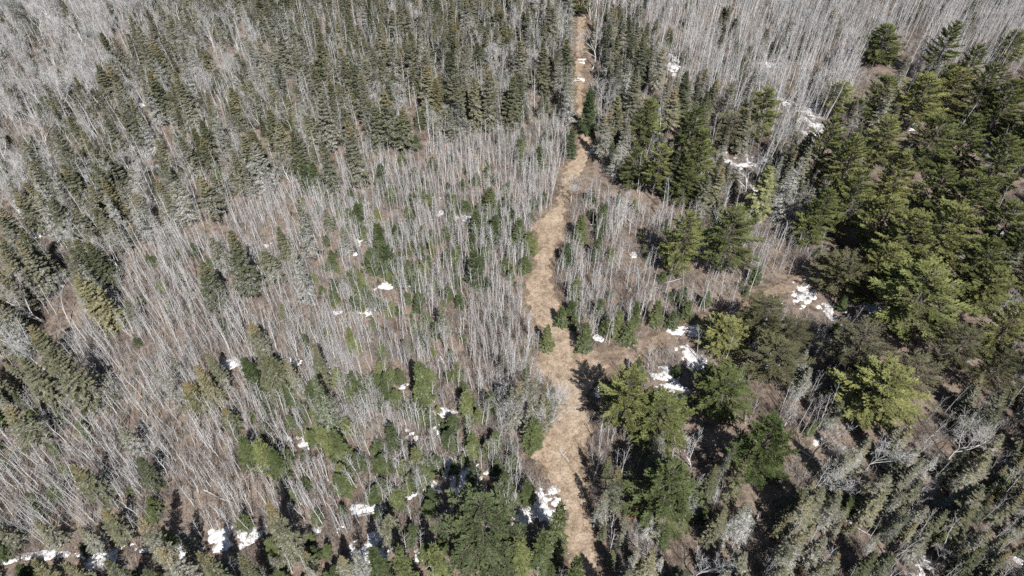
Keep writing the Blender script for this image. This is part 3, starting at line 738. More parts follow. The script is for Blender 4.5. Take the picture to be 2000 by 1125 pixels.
# ------------------------------------------------------------------ old snow: (column, row, width, height in px, label)
SNOW = [
    (885, 930, 78, 60, 'largest white snow patch in the lower thicket'), (800, 962, 28, 26, None), (960, 925, 34, 22, None), (712, 992, 62, 16, None), (1005, 1012, 76, 40, 'snow patch behind the large pine at the bottom edge'),
    (1050, 985, 80, 50, 'snow patch beside the lower trail'), (728, 1070, 60, 44, None), (770, 1065, 16, 24, None), (430, 1052, 84, 40, None), (355, 1078, 36, 46, 'upright snow tongue between bottom edge spruces'), (492, 1036, 56, 34, None), (580, 1024, 50, 18, None),
    (60, 1085, 80, 15, None), (130, 1080, 80, 15, None), (185, 1084, 56, 13, None), (215, 1092, 60, 30, None), (15, 1090, 40, 18, None), (270, 1070, 50, 20, None), (650, 1040, 60, 20, None), (830, 1085, 60, 24, None), (597, 862, 32, 26, 'snow patch under the tall pale spruce'), (560, 857, 24, 10, None), (446, 708, 32, 26, 'snow patch beside the green clump in the thicket'), (776, 744, 40, 24, 'snow patch beside the bright light green fir'),
    (708, 476, 20, 20, None), (690, 492, 14, 12, None), (742, 560, 18, 14, None), (765, 560, 26, 12, None), (797, 556, 18, 10, None), (715, 608, 26, 16, None), (732, 606, 18, 16, None), (656, 610, 18, 8, None), (905, 425, 26, 10, None), (858, 417, 10, 10, None), (862, 388, 10, 8, None),
    (1298, 735, 58, 38, 'bright snow patch below the side trail near the fork'), (1350, 700, 46, 36, None), (1312, 762, 40, 22, None), (1350, 648, 80, 16, None), (1575, 578, 62, 44, 'bluish snow bank below the end of the side trail'), (1620, 605, 50, 24, None), (1700, 602, 34, 18, None), (1520, 690, 70, 60, 'snow patch under the sparse olive pine'),
    (1590, 862, 30, 16, 'small snow spot above the spreading bare tree'), (1800, 1108, 60, 40, 'snow patch at the bottom right edge'), (1988, 1095, 24, 16, None), (1300, 505, 46, 22, 'snow in the shade of the left twin pine'), (1320, 132, 28, 34, None), (1502, 124, 30, 12, None), (1585, 245, 46, 40, 'snow patch under the aspens at the grove edge'),
    (1592, 215, 26, 18, None), (1445, 312, 46, 24, None), (1130, 155, 26, 10, 'white snow spot on the upper trail'), (1156, 297, 18, 12, 'snow spot at the lower end of the upper trail'), (1170, 664, 20, 12, 'snow spot among firs at the fork tip'), (1190, 768, 50, 22, None), (1225, 568, 18, 8, None),
    (275, 205, 16, 10, None), (268, 222, 22, 10, None), (95, 560, 32, 14, None), (75, 455, 20, 18, None), (285, 285, 26, 14, None), (868, 806, 40, 16, None), (800, 845, 30, 22, None), (855, 838, 26, 16, None), (690, 880, 12, 8, None), (575, 705, 24, 12, None), (1228, 322, 14, 8, None), (1780, 240, 26, 20, None), (1920, 275, 30, 16, None),
    (1240, 500, 14, 10, None), (1535, 200, 20, 14, None), (1140, 120, 14, 8, None), (520, 478, 14, 10, None), (1465, 372, 26, 12, None), (1830, 345, 20, 14, None), (1950, 450, 24, 16, None),
]

# the stands that fill the rest of the ground: outline on the ground and plants per square metre
Z = {
    'forest': [(-700, -130), (1116, -130), (1116, 60), (1108, 235), (985, 262), (870, 298), (700, 305), (600, 372), (420, 425), (310, 470), (240, 560), (150, 665), (100, 770), (-20, 880), (-600, 960)],
    'bare_wood': [(-700, -130), (340, -130), (240, 190), (160, 330), (70, 430), (-20, 640), (-600, 700)],
    'dark_wood': [(480, -130), (1000, -130), (1000, 110), (820, 160), (640, 120), (480, 60)],
    'thicket': [(600, 372), (700, 305), (870, 298), (985, 262), (1108, 235), (1125, 330), (1092, 390), (1050, 440), (1040, 480), (1028, 560), (1030, 620), (1066, 690), (1040, 740), (985, 770), (990, 850), (1020, 880), (1070, 930), (1090, 970), (1000, 1010), (860, 1060), (600, 1050), (250, 1050), (-100, 1085), (-300, 1000), (-20, 880), (100, 770), (150, 665), (240, 560), (310, 470), (420, 425)],
    'fir_belt': [(640, 380), (900, 350), (1040, 400), (1035, 560), (860, 640), (640, 600)],
    'fir_belt_low': [(580, 740), (960, 740), (1010, 880), (1000, 1000), (700, 1030), (430, 930), (430, 850)],
    'fork': [(1108, 400), (1095, 470), (1085, 560), (1100, 620), (1140, 690), (1225, 676), (1340, 626), (1440, 588), (1535, 542), (1620, 500), (1570, 450), (1440, 440), (1290, 420), (1180, 385)],
    'aspen_wood': [(1152, -130), (2700, -130), (2700, 110), (1960, 150), (1700, 165), (1640, 240), (1570, 330), (1450, 330), (1390, 230), (1320, 140), (1240, 60), (1152, 40)],
    'mixed': [(1155, 60), (1240, 60), (1330, 150), (1400, 240), (1560, 310), (1640, 380), (1600, 455), (1440, 440), (1290, 420), (1190, 370), (1160, 300)],
    'grove': [(1640, 240), (1720, 170), (1960, 150), (2700, 110), (2700, 800), (2000, 760), (1900, 740), (1690, 640), (1690, 470), (1600, 440)],
    'snow_flat': [(1170, 725), (1230, 712), (1340, 660), (1460, 612), (1560, 575), (1700, 600), (1640, 700), (1700, 820), (1560, 860), (1380, 780), (1200, 790), (1160, 770)],
    'low_right': [(1158, 900), (1168, 1260), (2900, 1300), (2700, 800), (2000, 770), (1850, 790), (1700, 900), (1560, 920), (1400, 930), (1250, 900)],
    'verge': [(1156, 790), (1200, 800), (1230, 900), (1180, 960), (1150, 900)],
    'bottom': [(-500, 1090), (250, 1050), (600, 1055), (860, 1062), (1000, 1012), (1095, 985), (1102, 1260), (-600, 1300)],
}
occ = {}


def crowd(x, y, r):
    """True when another conifer or crown stands closer than r"""
    i, j = int(x // 4), int(y // 4)
    for a in (i - 1, i, i + 1):
        for b in (j - 1, j, j + 1):
            for (px, py, pr) in occ.get((a, b), ()):
                if (px - x) ** 2 + (py - y) ** 2 < (r + pr) ** 2:
                    return True
    return False


def note(x, y, r):
    occ.setdefault((int(x // 4), int(y // 4)), []).append((x, y, r))


for p in PLANTS:
    note(p['x'], p['y'], min(p['R'] * 0.55, 2.0))


# what the photograph shows unhidden stays unhidden: nothing is planted right in front of it
GUARDW = np.zeros((290, 510))
GUARD = np.full((290, 510), -1.0)                       # ground distance of the thing that shows at this spot


def guard(u, v, ru, rv, y, wt=1.0):
    jj, ii = np.meshgrid(np.arange(510) * 4 - 20, np.arange(290) * 4 - 20)
    sel = ((jj - u) / ru) ** 2 + ((ii - v) / rv) ** 2 < 1
    GUARD[sel] = np.maximum(GUARD[sel], y)
    GUARDW[sel] = np.maximum(GUARDW[sel], wt)


for kind, u, v, vb, w, label in HAND:
    if not label and 'pine' not in kind and kind not in ('spruce', 'grey_spruce'):
        continue
    x, y, h = from_tip(u, v, vb)
    ub = u + (1000.0 - u) * (vb - v) / (NADIR_V - v)
    for t in (0.22, 0.45, 0.68):
        guard(u + (ub - u) * t, v + (vb - v) * t, w * (0.22 + 0.3 * t), (vb - v) * 0.24, y - 0.5, 1.0 if label else 0.6)
guard(1040, 790, 46, 60, ground_at(1040, 850)[1] - 1.5, 0.9)
guard(1732, 95, 42, 46, ground_at(1732, 130)[1] - 0.5, 1.6)
for u, v, w, hh, label in SNOW:
    guard(u, v, w * 0.55, hh * 0.6, ground_at(u, v)[1] - 0.2, 0.6)
for k in range(len(TRAIL) - 1):
    (r0, l0, q0) = TRAIL[k]
    guard((l0 + q0) / 2, r0, (q0 - l0) * 0.55, 22, ground_at((l0 + q0) / 2, r0)[1])

for u, a, b in SIDE:
    guard(u, (a + b) / 2, 26, (b - a) * 0.6, ground_at(u, (a + b) / 2)[1], 1.0)


def hides(x, y, h, R):
    """share of the plant's height that stands in front of something to be seen"""
    n = 0
    dep0 = y * CP + H * SP
    for t in (0.15, 0.35, 0.55, 0.75, 0.95):
        u, v, d = project(x, y, h * t)
        for du in ((-1, 0, 1) if R > 0.9 else (0,)):
            j, i = int((u + du * R * (1 - t) * 0.7 * FPX / d + 20) / 4), int((v + 20) / 4)
            if 0 <= i < 290 and 0 <= j < 510 and GUARD[i, j] > y:
                n += GUARDW[i, j]
                break
    return n / 5.0


def scatter(zone, kind, dens, hr, rr, gap=0.8, clump=None, skip=None, protos=None):
    """fill a stand; hr = heights, rr = crown radius as a share of height"""
    poly = Z[zone]
    pts = np.array([ground_at(u, max(v, -130)) for u, v in poly])
    lo, hi = pts.min(0), pts.max(0)
    lo = np.maximum(lo, [-190, 12]); hi = np.minimum(hi, [190, 225])
    n = int((hi[0] - lo[0]) * (hi[1] - lo[1]) * dens)
    x, y = RNG.uniform(lo[0], hi[0], n), RNG.uniform(lo[1], hi[1], n)
    dep = y * CP + H * SP
    u, v = 1000 + FPX * x / dep, 562.5 - FPX * (y * SP - H * CP) / dep
    ok = in_poly(u, v, poly) & (u > -330) & (u < 2330) & (v < 1300)
    tm = 10 if kind not in ('shrub',) else 3
    ok &= ~(on_trail(u, v) | on_trail(u - tm, v) | on_trail(u + tm, v))
    for sk in (skip or ()):
        ok &= ~in_poly(u, v, Z[sk])
    if clump:
        ok &= (vnoise(x / clump[0], y / clump[0], clump[1]) * 0.5 + 0.5) > RNG.random(n) * clump[2]
    for a, b, uu in zip(x[ok], y[ok], u[ok]):
        if gap and crowd(a, b, gap):
            continue
        h = RNG.uniform(*hr)
        R = h * RNG.uniform(*rr)
        hd = hides(a, b, h, R)
        if kind == 'shrub':
            if RNG.random() < hd * 0.9:
                continue
        elif RNG.random() < hd * (3.0 if kind == 'aspen' else 2.8):
            continue
        put(kind, a, b, h, R, proto=int(RNG.integers(*protos)) if protos else None)
        if gap:
            note(a, b, gap * 0.8)


scatter('forest', 'spruce', 0.115, (4.0, 11), (0.17, 0.28), 0.75, (7, 1, 1.15), ['bare_wood', 'dark_wood'])
scatter('forest', 'grey_spruce', 0.155, (4.0, 11), (0.16, 0.26), 0.65, (7, 2, 1.1), ['bare_wood', 'dark_wood'])
scatter('forest', 'hardwood', 0.095, (4.5, 10), (0.22, 0.34), 0.35, (8, 3, 1.1), ['bare_wood', 'dark_wood'])
scatter('forest', 'fir', 0.05, (1.8, 4), (0.26, 0.36), 0.4, (7, 4, 1.1), ['dark_wood'])
scatter('bare_wood', 'hardwood', 0.19, (6.5, 12), (0.22, 0.33), 0.35, (12, 5, 0.7))
scatter('bare_wood', 'spruce', 0.035, (5, 10), (0.18, 0.25), 0.8, (9, 6, 1.1))
scatter('bare_wood', 'grey_spruce', 0.06, (5, 10), (0.18, 0.25), 0.6, (9, 7, 1.1))
scatter('dark_wood', 'spruce', 0.20, (4.5, 9.5), (0.165, 0.23), 0.6, (7, 8, 0.7))
scatter('dark_wood', 'grey_spruce', 0.10, (4.5, 9.5), (0.16, 0.23), 0.6, (7, 9, 1.1))
scatter('dark_wood', 'hardwood', 0.03, (6, 10), (0.2, 0.28), 0.45)
scatter('mixed', 'spruce', 0.09, (5, 10), (0.16, 0.23), 0.75)
scatter('mixed', 'grey_spruce', 0.09, (5, 10), (0.16, 0.23), 0.65)
scatter('mixed', 'hardwood', 0.05, (5, 9), (0.22, 0.32), 0.5)
scatter('grove', 'pine', 0.011, (9, 13.5), (0.25, 0.31), 1.5)
scatter('grove', 'olive_pine', 0.006, (9.5, 13), (0.24, 0.3), 1.5)
scatter('grove', 'hardwood', 0.02, (5, 9), (0.22, 0.32), 0.6)
scatter('grove', 'grey_spruce', 0.02, (5, 10), (0.18, 0.25), 0.6)
scatter('grove', 'spruce', 0.015, (5, 9), (0.18, 0.25), 0.6)
scatter('low_right', 'spruce', 0.16, (3.6, 8.6), (0.16, 0.23), 0.48, (6, 12, 0.9))
scatter('low_right', 'grey_spruce', 0.17, (3.5, 8.4), (0.165, 0.235), 0.45, (6, 13, 0.85))
scatter('low_right', 'hardwood', 0.085, (3.5, 7.0), (0.24, 0.36), 0.4, (6, 14, 1.1))
scatter('low_right', 'fir', 0.05, (2, 4), (0.24, 0.34), 0.4)
scatter('bottom', 'spruce', 0.08, (4, 7.0), (0.19, 0.26), 0.65)
scatter('bottom', 'fir', 0.15, (2.0, 4.2), (0.26, 0.36), 0.5)
scatter('bottom', 'grey_spruce', 0.07, (3.5, 6.5), (0.18, 0.25), 0.5)
scatter('snow_flat', 'fir', 0.05, (1.6, 3.8), (0.26, 0.36), 0.5)
scatter('snow_flat', 'grey_spruce', 0.03, (3.5, 6.5), (0.18, 0.24), 0.5)
scatter('snow_flat', 'hardwood', 0.04, (4, 7), (0.22, 0.32), 0.4)
scatter('fir_belt', 'fir', 0.46, (0.8, 3.2), (0.3, 0.46), 0.12, (4, 15, 1.2))
scatter('fir_belt_low', 'fir', 0.46, (0.8, 3.6), (0.3, 0.44), 0.12, (4, 16, 1.2))
scatter('thicket', 'fir', 0.11, (0.8, 3.0), (0.3, 0.44), 0.2, (7, 17, 1.3))
scatter('thicket', 'grey_spruce', 0.006, (3, 6.5), (0.18, 0.22), 0.7)
scatter('fork', 'fir', 0.13, (1.2, 3.6), (0.27, 0.4), 0.25, (4, 18, 1.1))
scatter('thicket', 'aspen', 2.3, (2.0, 5.4), (0.12, 0.19), 0, (4, 19, 0.85))
scatter('fork', 'aspen', 1.25, (2.6, 6.0), (0.115, 0.175), 0, (4, 20, 0.85))
scatter('aspen_wood', 'aspen', 0.34, (6, 11.5), (0.09, 0.14), 0, (6, 21, 1.0), protos=(8, 12))
scatter('aspen_wood', 'aspen', 0.60, (3.5, 9.5), (0.10, 0.15), 0, (7, 27, 1.0), protos=(0, 8))
scatter('snow_flat', 'aspen', 0.45, (3.5, 7.0), (0.10, 0.15), 0, (4, 22, 0.9))
scatter('verge', 'aspen', 0.60, (3.0, 6.0), (0.10, 0.15), 0)
scatter('bottom', 'aspen', 0.32, (3.5, 7.0), (0.10, 0.15), 0, (5, 23, 0.9))
scatter('forest', 'aspen', 0.12, (5.0, 9), (0.09, 0.13), 0)
scatter('mixed', 'aspen', 0.16, (4.5, 9), (0.09, 0.13), 0)
scatter('low_right', 'aspen', 0.12, (4, 7), (0.10, 0.14), 0)
scatter('grove', 'aspen', 0.05, (4, 8), (0.10, 0.14), 0)
scatter('aspen_wood', 'fir', 0.015, (2.5, 6), (0.22, 0.32), 0.6, (8, 24, 1.2))
scatter('aspen_wood', 'spruce', 0.012, (5, 8), (0.2, 0.26), 0.8)
scatter('aspen_wood', 'hardwood', 0.05, (6, 11), (0.22, 0.32), 0.4, (8, 25, 1.1))
for zn, dn in (('thicket', 1.7), ('fork', 1.5), ('aspen_wood', 1.3), ('verge', 2.6), ('forest', 1.0), ('snow_flat', 1.2), ('low_right', 1.6), ('mixed', 0.9), ('bottom', 1.2), ('grove', 0.6)):
    scatter(zn, 'shrub', dn, (0.6, 1.9), (0.4, 0.65), 0, (5, 30, 0.9))


# ------------------------------------------------------------------ labels: look + nearest thing one can find + direction
MARKS = [(1150, 705, 'the trail fork'), (1050, 780, 'the grey tangle beside the trail'), (815, 745, 'the bright light green fir'), (622, 800, 'the tall pale thicket spruce'),
         (935, 1060, 'the large bottom edge pine'), (455, 520, 'the stout olive thicket spruce'), (165, 590, 'the broad yellow green edge spruce'), (632, 330, 'the slim yellow topped spruce'),
         (770, 250, 'the bushy spruce on the thicket rim'), (340, 400, 'the pale spruce on the rim'), (1065, 130, 'the dark spruce above the upper trail'), (1145, 160, 'the snow spot on the upper trail'),
         (1155, 225, 'the dark fir by the trail'), (1505, 380, 'the yellow green conical tree'), (1400, 480, 'the twin pines inside the fork'), (1738, 95, 'the lone round pine'),
         (1500, 235, 'the single conical pine'), (1385, 330, 'the broad pine in the mixed stand'), (1830, 630, 'the broadest pine in the grove'), (1850, 300, 'the middle of the pine grove'), (1943, 180, 'the tallest pine on the grove rim'),
         (1590, 575, 'the snow by the side trail'), (1310, 720, 'the snow patch near the fork'), (1270, 820, 'the joined pines beside the trail'), (1312, 990, 'the wide pine with spread tiers'), (1515, 910, 'the dark pine at lower right'),
         (1632, 860, 'the spreading lower right bare tree'), (1752, 900, 'the bare tree with thick trunk'), (1910, 880, 'the wide bare right edge crown'), (1800, 1105, 'the lower right edge snow'), (1580, 1040, 'the lower right spruce gap'),
         (900, 930, 'the big snow patch in the thicket'), (715, 990, 'the snow strip in the lower thicket'), (430, 1050, 'the snow strip at lower left'), (100, 1080, 'the thin lower left snow line'), (590, 860, 'the snow below the pale spruce'),
         (490, 730, 'the green clump in the thicket'), (200, 800, 'the open shrubs at left'), (20, 600, 'the white limbed left edge tree'), (130, 60, 'the upper left corner birches'), (70, 280, 'the bare wood at the left edge'),
         (300, 200, 'the small snow gap in the forest'), (500, 130, 'the middle of the forest'), (700, 60, 'the dark top spruce stand'), (890, 60, 'the top edge left of the trail'), (785, 190, 'the pinkish birch in the forest'),
         (705, 485, 'the snow spots in the upper thicket'), (905, 425, 'the snow spot high in the thicket'), (928, 530, 'the conical green thicket fir'), (1030, 300, 'the aspens left of the upper trail'), (1075, 430, 'the bend of the trail'), (1120, 990, 'the lower trail'),
         (1300, 60, 'the top edge right of the trail'), (1560, 60, 'the aspen wood at the top'), (1880, 40, 'the upper right corner aspens'), (1580, 245, 'the snow under the aspens'), (250, 560, 'the thicket corner at left'), (330, 900, 'the lower left thicket'), (60, 960, 'the lower thicket left edge')]


def where(u, v):
    best = min(MARKS, key=lambda m: (m[0] - u) ** 2 + (1.3 * (m[1] - v)) ** 2)
    du, dv = u - best[0], v - best[1]
    if du * du + dv * dv < 18 ** 2:
        return 'beside', best[2]
    a = math.degrees(math.atan2(-dv, du)) % 360
    w = ['right of', 'upper right of', 'above', 'upper left of', 'left of', 'lower left of', 'below', 'lower right of'][int((a + 22.5) // 45) % 8]
    return w, best[2]


LOOK = {'spruce': ('spruce_tree', 'spruce', 'olive green spruce', 'green spruces'), 'grey_spruce': ('lichen_spruce', 'spruce', 'lichen grey spruce', 'lichen grey spruces'),
        'pine': ('pine_tree', 'pine', 'green pine', 'pines'), 'olive_pine': ('olive_pine', 'pine', 'olive brown pine', 'olive brown pines'),
        'fir': ('young_fir', 'fir', 'young green fir', 'young firs'), 'aspen': ('bare_aspen', 'aspen', 'bare aspen stem', 'bare aspen stems'), 'hardwood': ('bare_tree', 'bare tree', 'bare grey tree', 'bare broadleaved trees')}
MASS = {'spruce': ('spruce_forest', 'olive green spruces of the forest too far to tell apart', 'forest'), 'grey_spruce': ('lichen_spruce_forest', 'grey lichen covered spruces mixed through the forest', 'forest'),
        'pine': ('pine_forest', 'green pines beyond the edge of the grove', 'forest'), 'olive_pine': ('olive_pine_forest', 'olive brown pines beyond the edge of the grove', 'forest'),
        'fir': ('young_fir_undergrowth', 'small green firs scattered under the bare stems', 'undergrowth'), 'aspen': ('aspen_thicket_forest', 'dense mass of thin bare grey aspen stems', 'thicket'),
        'hardwood': ('bare_tree_forest', 'bare grey broadleaved trees mixed through the forest', 'forest'), 'shrub': ('shrub_undergrowth', 'reddish brown leafless shrubs covering the ground', 'undergrowth'), 'tuft': ('dead_grass', 'dry straw coloured grass along the trail', 'grass')}


def mass(kind, items):
    """what nobody could count: one object that instances the prototypes on points"""
    k = KIND[kind]
    n = len(items)
    me = bpy.data.meshes.new(MASS[kind][0])
    me.vertices.add(n)
    xs, ys = np.array([p['x'] for p in items]), np.array([p['y'] for p in items])
    me.vertices.foreach_set('co', np.column_stack([xs, ys, ground_z(xs, ys)]).astype(np.float32).ravel())
    a = me.attributes.new('turn', 'FLOAT_VECTOR', 'POINT')
    a.data.foreach_set('vector', np.array([[p['tx'], p['ty'], p['rz']] for p in items], np.float32).ravel())
    a = me.attributes.new('size', 'FLOAT_VECTOR', 'POINT')
    a.data.foreach_set('vector', np.array([[p['R'] / k['r0'], p['R'] / k['r0'], p['h'] / k['h0']] for p in items], np.float32).ravel())
    a = me.attributes.new('which', 'INT', 'POINT')
    a.data.foreach_set('value', np.array([int(RNG.integers(0, len(k['protos']))) if p['proto'] is None else p['proto'] for p in items], np.int32))
    o = link(MASS[kind][0], me, kind='stuff', label=MASS[kind][1], category=MASS[kind][2])
    ng = bpy.data.node_groups.new('grow_' + kind, 'GeometryNodeTree')
    ng.interface.new_socket('Geometry', in_out='INPUT', socket_type='NodeSocketGeometry')
    ng.interface.new_socket('Geometry', in_out='OUTPUT', socket_type='NodeSocketGeometry')
    N, L = ng.nodes.new, ng.links.new
    gi, go, ip, ci = N('NodeGroupInput'), N('NodeGroupOutput'), N('GeometryNodeInstanceOnPoints'), N('GeometryNodeCollectionInfo')
    ci.inputs['Collection'].default_value = k['col']
    ci.inputs['Separate Children'].default_value = True
    ci.inputs['Reset Children'].default_value = True
    ip.inputs['Pick Instance'].default_value = True

    def attr(nm, tp):
        q = N('GeometryNodeInputNamedAttribute')
        q.data_type = tp
        q.inputs['Name'].default_value = nm
        return next(s for s in q.outputs if s.enabled and s.name == 'Attribute')
    er = N('FunctionNodeEulerToRotation')
    L(attr('turn', 'FLOAT_VECTOR'), er.inputs[0])
    L(gi.outputs[0], ip.inputs['Points'])
    L(ci.outputs[0], ip.inputs['Instance'])
    L(attr('which', 'INT'), ip.inputs['Instance Index'])
    L(er.outputs[0], ip.inputs['Rotation'])
    L(attr('size', 'FLOAT_VECTOR'), ip.inputs['Scale'])
    L(ip.outputs[0], go.inputs[0])
    md = o.modifiers.new('grow', 'NODES')
    md.node_group = ng
    return o


# trees whose own colour stands out from their kind
TINT = {'large pine cut by the bottom edge with its shadow behind it': (0.66, 0.72, 0.95, 1), 'bright yellow green conical tree beside a pale dead spruce': (1.0, 1.08, 0.8, 1),
        'bright light green fir beside a snow patch in the thicket': (1.5, 1.42, 1.35, 1), 'dark green pine on the snowy edge of the lower right spruces': (0.75, 0.85, 0.8, 1),
        'dense dark green fir on the right verge of the upper trail': (0.75, 0.85, 0.9, 1), 'wide pine with spread tiers among grey spruces below the joined pair': (0.85, 0.9, 1.0, 1),
        'broad yellow green spruce with black shadow at the left thicket edge': (1.08, 1.06, 0.9, 1), 'dark olive round pine beside a deep black shadow': (0.75, 0.75, 0.8, 1),
        'tall pale grey green spruce in the lower thicket': (1.0, 1.1, 0.9, 1)}


def single(p):
    k = KIND[p['kind']]
    nm, cat, look, grp = LOOK[p['kind']]
    root = bpy.data.objects.new(nm, None)
    root.empty_display_size = 0.5
    COL.objects.link(root)
    root.location = (p['x'], p['y'], float(ground_z(p['x'], p['y'])))
    root.rotation_euler = (p['tx'], p['ty'], p['rz'])
    root.scale = (p['R'] / k['r0'], p['R'] / k['r0'], p['h'] / k['h0'])
    root['category'] = cat
    root['label'] = p['label']
    root['group'] = grp
    tr, cr = k['protos'][int(RNG.integers(0, len(k['protos']))) if p['proto'] is None else p['proto']]
    link('trunk', tr, root)
    link('crown', cr, root).color = TINT.get(p['label'], (1, 1, 1, 1))
    return root


masses = {}
chosen = []
for kind in LOOK:
    items = [p for p in PLANTS if p['kind'] == kind]
    for p in items:
        u, v, d = project(p['x'], p['y'], p['h'] * 0.6)
        u2, v2, _ = project(p['x'], p['y'], p['h'] * 0.3)
        p['u'], p['v'] = u, v
        p['seen'] = -5 < u < 2005 and -5 < v < 1130
        p['size'] = p['h'] / d + (10 if p['hand'] else 0)
    vis = sorted([p for p in items if p['seen'] or p['hand']], key=lambda p: -p['size'])
    cap = 290
    pick = vis[:cap]
    ids = set(id(p) for p in pick)
    chosen += pick
    rest = [p for p in items if id(p) not in ids]
    if kind in MASS:
        masses[kind] = rest
    else:
        chosen += rest                                  # pines just outside the frame stay trees too
masses['shrub'] = [p for p in PLANTS if p['kind'] == 'shrub']

ORD = ['', 'second ', 'third ', 'fourth ', 'fifth ', 'sixth ', 'seventh ', 'eighth ', 'ninth ', 'tenth ', 'eleventh ', 'twelfth ', 'thirteenth ', 'fourteenth ', 'fifteenth ', 'sixteenth ', 'seventeenth ', 'eighteenth ', 'nineteenth ', 'twentieth ']
buckets = {}
for p in chosen:
    if p['label']:
        continue
    w, mk = where(p['u'], p['v'])
    hs = {'fir': (2.8, 4.0), 'aspen': (6.8, 8.4)}.get(p['kind'], (8.5, 11.5))
    tall = 'short ' if p['h'] < hs[0] else 'tall ' if p['h'] > hs[1] else ''
    buckets.setdefault((p['kind'], tall, w, mk), []).append(p)
for (kind, tall, w, mk), ps in buckets.items():
    m0 = next(m for m in MARKS if m[2] == mk)
    ps.sort(key=lambda p: (p['u'] - m0[0]) ** 2 + (p['v'] - m0[1]) ** 2)
    for i, p in enumerate(ps):
        o = ORD[i] if i < len(ORD) else 'farther '
        p['label'] = ('%s%s%s %s %s' % ('' if not o else o + 'nearest ', tall, LOOK[kind][2], w, mk)) if o or len(ps) == 1 else '%s%s %s %s' % ('nearest ' + tall, LOOK[kind][2], w, mk)
for p in chosen:
    single(p)

# dry grass along and on the trail
for poly, n in ((TRAIL_POLY, 2600), (SIDE_POLY, 900)):
    P = np.array([ground_at(u, v) for u, v in poly])
    cnt = 0
    while cnt < n:
        x, y = RNG.uniform(P[:, 0].min() - 1, P[:, 0].max() + 1, 4000), RNG.uniform(P[:, 1].min(), P[:, 1].max(), 4000)
        u, v, _ = project(x, y, 0)
        ok = in_poly(u, v, poly)
        edge = ok ^ in_poly(u + 12, v, poly) | ok ^ in_poly(u - 12, v, poly)
        keep = (ok & (vnoise(x / 1.5, y / 1.5, 40) > 0.05)) | edge
        for a, b in zip(x[keep], y[keep]):
            put('tuft', a, b, RNG.uniform(0.12, 0.5), RNG.uniform(0.15, 0.4))
            cnt += 1
masses['tuft'] = [p for p in PLANTS if p['kind'] == 'tuft']
for kind, items in masses.items():
    if items:
        mass(kind, items)

seen_lab = {}
for i, (u, v, w, hh, label) in enumerate(SNOW):
    x0, y0 = ground_at(u, v)
    dep = project(x0, y0, 0)[2]
    xa, ya = ground_at(u, v + hh / 2)
    xb, yb = ground_at(u, v - hh / 2)
    rx, ry = 0.5 * w * dep / FPX * 1.25, 0.5 * abs(yb - ya) * 1.25
    n = int(np.clip(3.0 * max(rx, ry) / 0.16, 26, 90))
    gxx = np.linspace(-1.5, 1.5, n)
    U, V = np.meshgrid(gxx, gxx)
    X, Y = x0 + U * rx, y0 + V * ry
    f = 0.40 - 0.75 * (U ** 2 + V ** 2) + 1.0 * vnoise(X / 1.3 + i * 7, Y / 1.3, 50) + 0.8 * vnoise(X / 0.55 + i * 3, Y / 0.55, 51) + 0.35 * vnoise(X / 0.25, Y / 0.25 + i, 52)
    f = np.where(U ** 2 + V ** 2 > 2.1, -1, f)
    Zs = ground_z(X, Y) + np.where(f > 0, 0.05 + 0.16 * np.clip(f, 0, 1.2), -0.04)
    fm = (f[:-1, :-1] > 0) | (f[1:, :-1] > 0) | (f[:-1, 1:] > 0) | (f[1:, 1:] > 0)
    me = grid_mesh('snow_patch', X - x0, Y - y0, Zs, M['snow'], fm)
    if not label:
        wd, mk = where(u, v)
        label = '%s snow patch %s %s' % ('small' if w < 30 else 'ragged white', wd, mk)
        c = seen_lab[label] = seen_lab.get(label, 0) + 1
        if c > 1:
            label = ORD[c - 1] + label
    o = link('snow_patch', me, label=label, category='snow patch', group='patches of old snow')
    o.location = (x0, y0, 0)

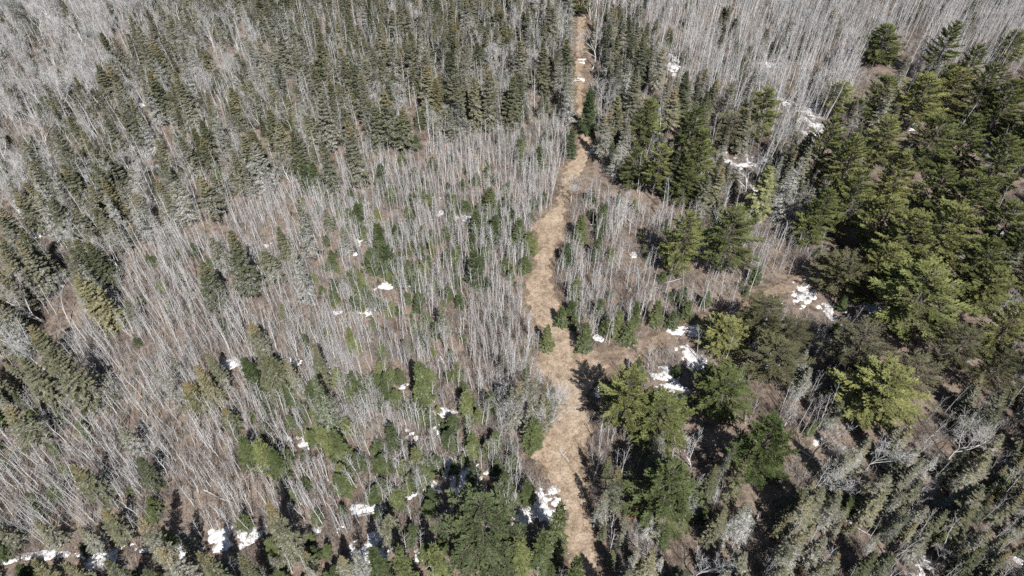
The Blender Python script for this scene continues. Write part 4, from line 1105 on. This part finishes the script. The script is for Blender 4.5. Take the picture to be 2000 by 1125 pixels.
# a few fallen grey stems and one rusty dead branch
LOGS = [(1340, 505, 1300, 512), (1415, 640, 1440, 600), (700, 1010, 735, 1000), (990, 470, 960, 462), (905, 290, 945, 305), (1110, 905, 1090, 880), (640, 720, 690, 735), (280, 780, 330, 850), (1215, 420, 1240, 440), (1460, 780, 1455, 830), (1560, 880, 1600, 905), (520, 640, 560, 625), (860, 700, 880, 735), (770, 900, 800, 870), (400, 960, 455, 985), (1150, 440, 1190, 455), (1290, 560, 1330, 548), (230, 640, 270, 665), (660, 560, 700, 575), (1700, 830, 1745, 815), (1480, 1010, 1450, 1060), (1650, 1020, 1700, 1050)]
lab_n = {}
for (ua, va, ub, vb) in LOGS:
    a, b = ground_at(ua, va), ground_at(ub, vb)
    pa, pb = np.array([*a, float(ground_z(*a)) + 0.25]), np.array([*b, float(ground_z(*b)) + 0.35])
    mb = MB()
    t = np.linspace(0, 1, 7)[:, None]
    pts = pa - pa * [1, 1, 0] + (pb - pa) * t + np.column_stack([0.05 * np.sin(t[:, 0] * 7), 0.05 * np.cos(t[:, 0] * 5), 0 * t[:, 0]])
    chain(mb, pts, 0.10 - 0.07 * t[:, 0], 6, 0)
    for s in (0.5, 0.65, 0.8):
        q = pts[0] + (pts[-1] - pts[0]) * s
        mb.prisms(q[None], (q + RNG.normal(0, 0.5, 3) + [0, 0, 0.4])[None], 0.025, 0.01, 3, 0)
    wd, mk = where((ua + ub) / 2, (va + vb) / 2)
    label = 'pale fallen tree stem %s %s' % (wd, mk)
    lab_n[label] = lab_n.get(label, 0) + 1
    if lab_n[label] > 1:
        label = ORD[lab_n[label] - 1] + label
    o = link('fallen_log', mb.mesh('fallen_log', [M['birch']]), label=label, category='log', group='fallen stems')
    o.location = (a[0], a[1], 0)
mb = spruce(91, 1.6, 0.5, cb=0.02, wid=0.07, dens=2.0, step=0.2)
root = bpy.data.objects.new('dead_branch', None)
COL.objects.link(root)
x, y = ground_at(1242, 1003)
root.location = (x, y, 1.2)
root.rotation_euler = (0.5, -1.2, 0.4)
root['label'], root['category'] = 'rusty red dead branch left of the wide pine with spread tiers', 'branch'
link('stem', mb.mesh('stem', [M['bark'], M['rust']], 0), root)
link('needles', mb.mesh('needles', [M['bark'], M['rust']], 1), root)
dg = set(o.data for o in SC.objects if o.type == 'MESH')
print('TRIS', sum(len(m.polygons) * 2 for m in dg), 'sources', sum(len(o.data.polygons) * 2 for k in KIND.values() for o in k['col'].objects))
print('PLANTS', {k: sum(p['kind'] == k for p in PLANTS) for k in KIND}, 'objects', len(SC.objects))
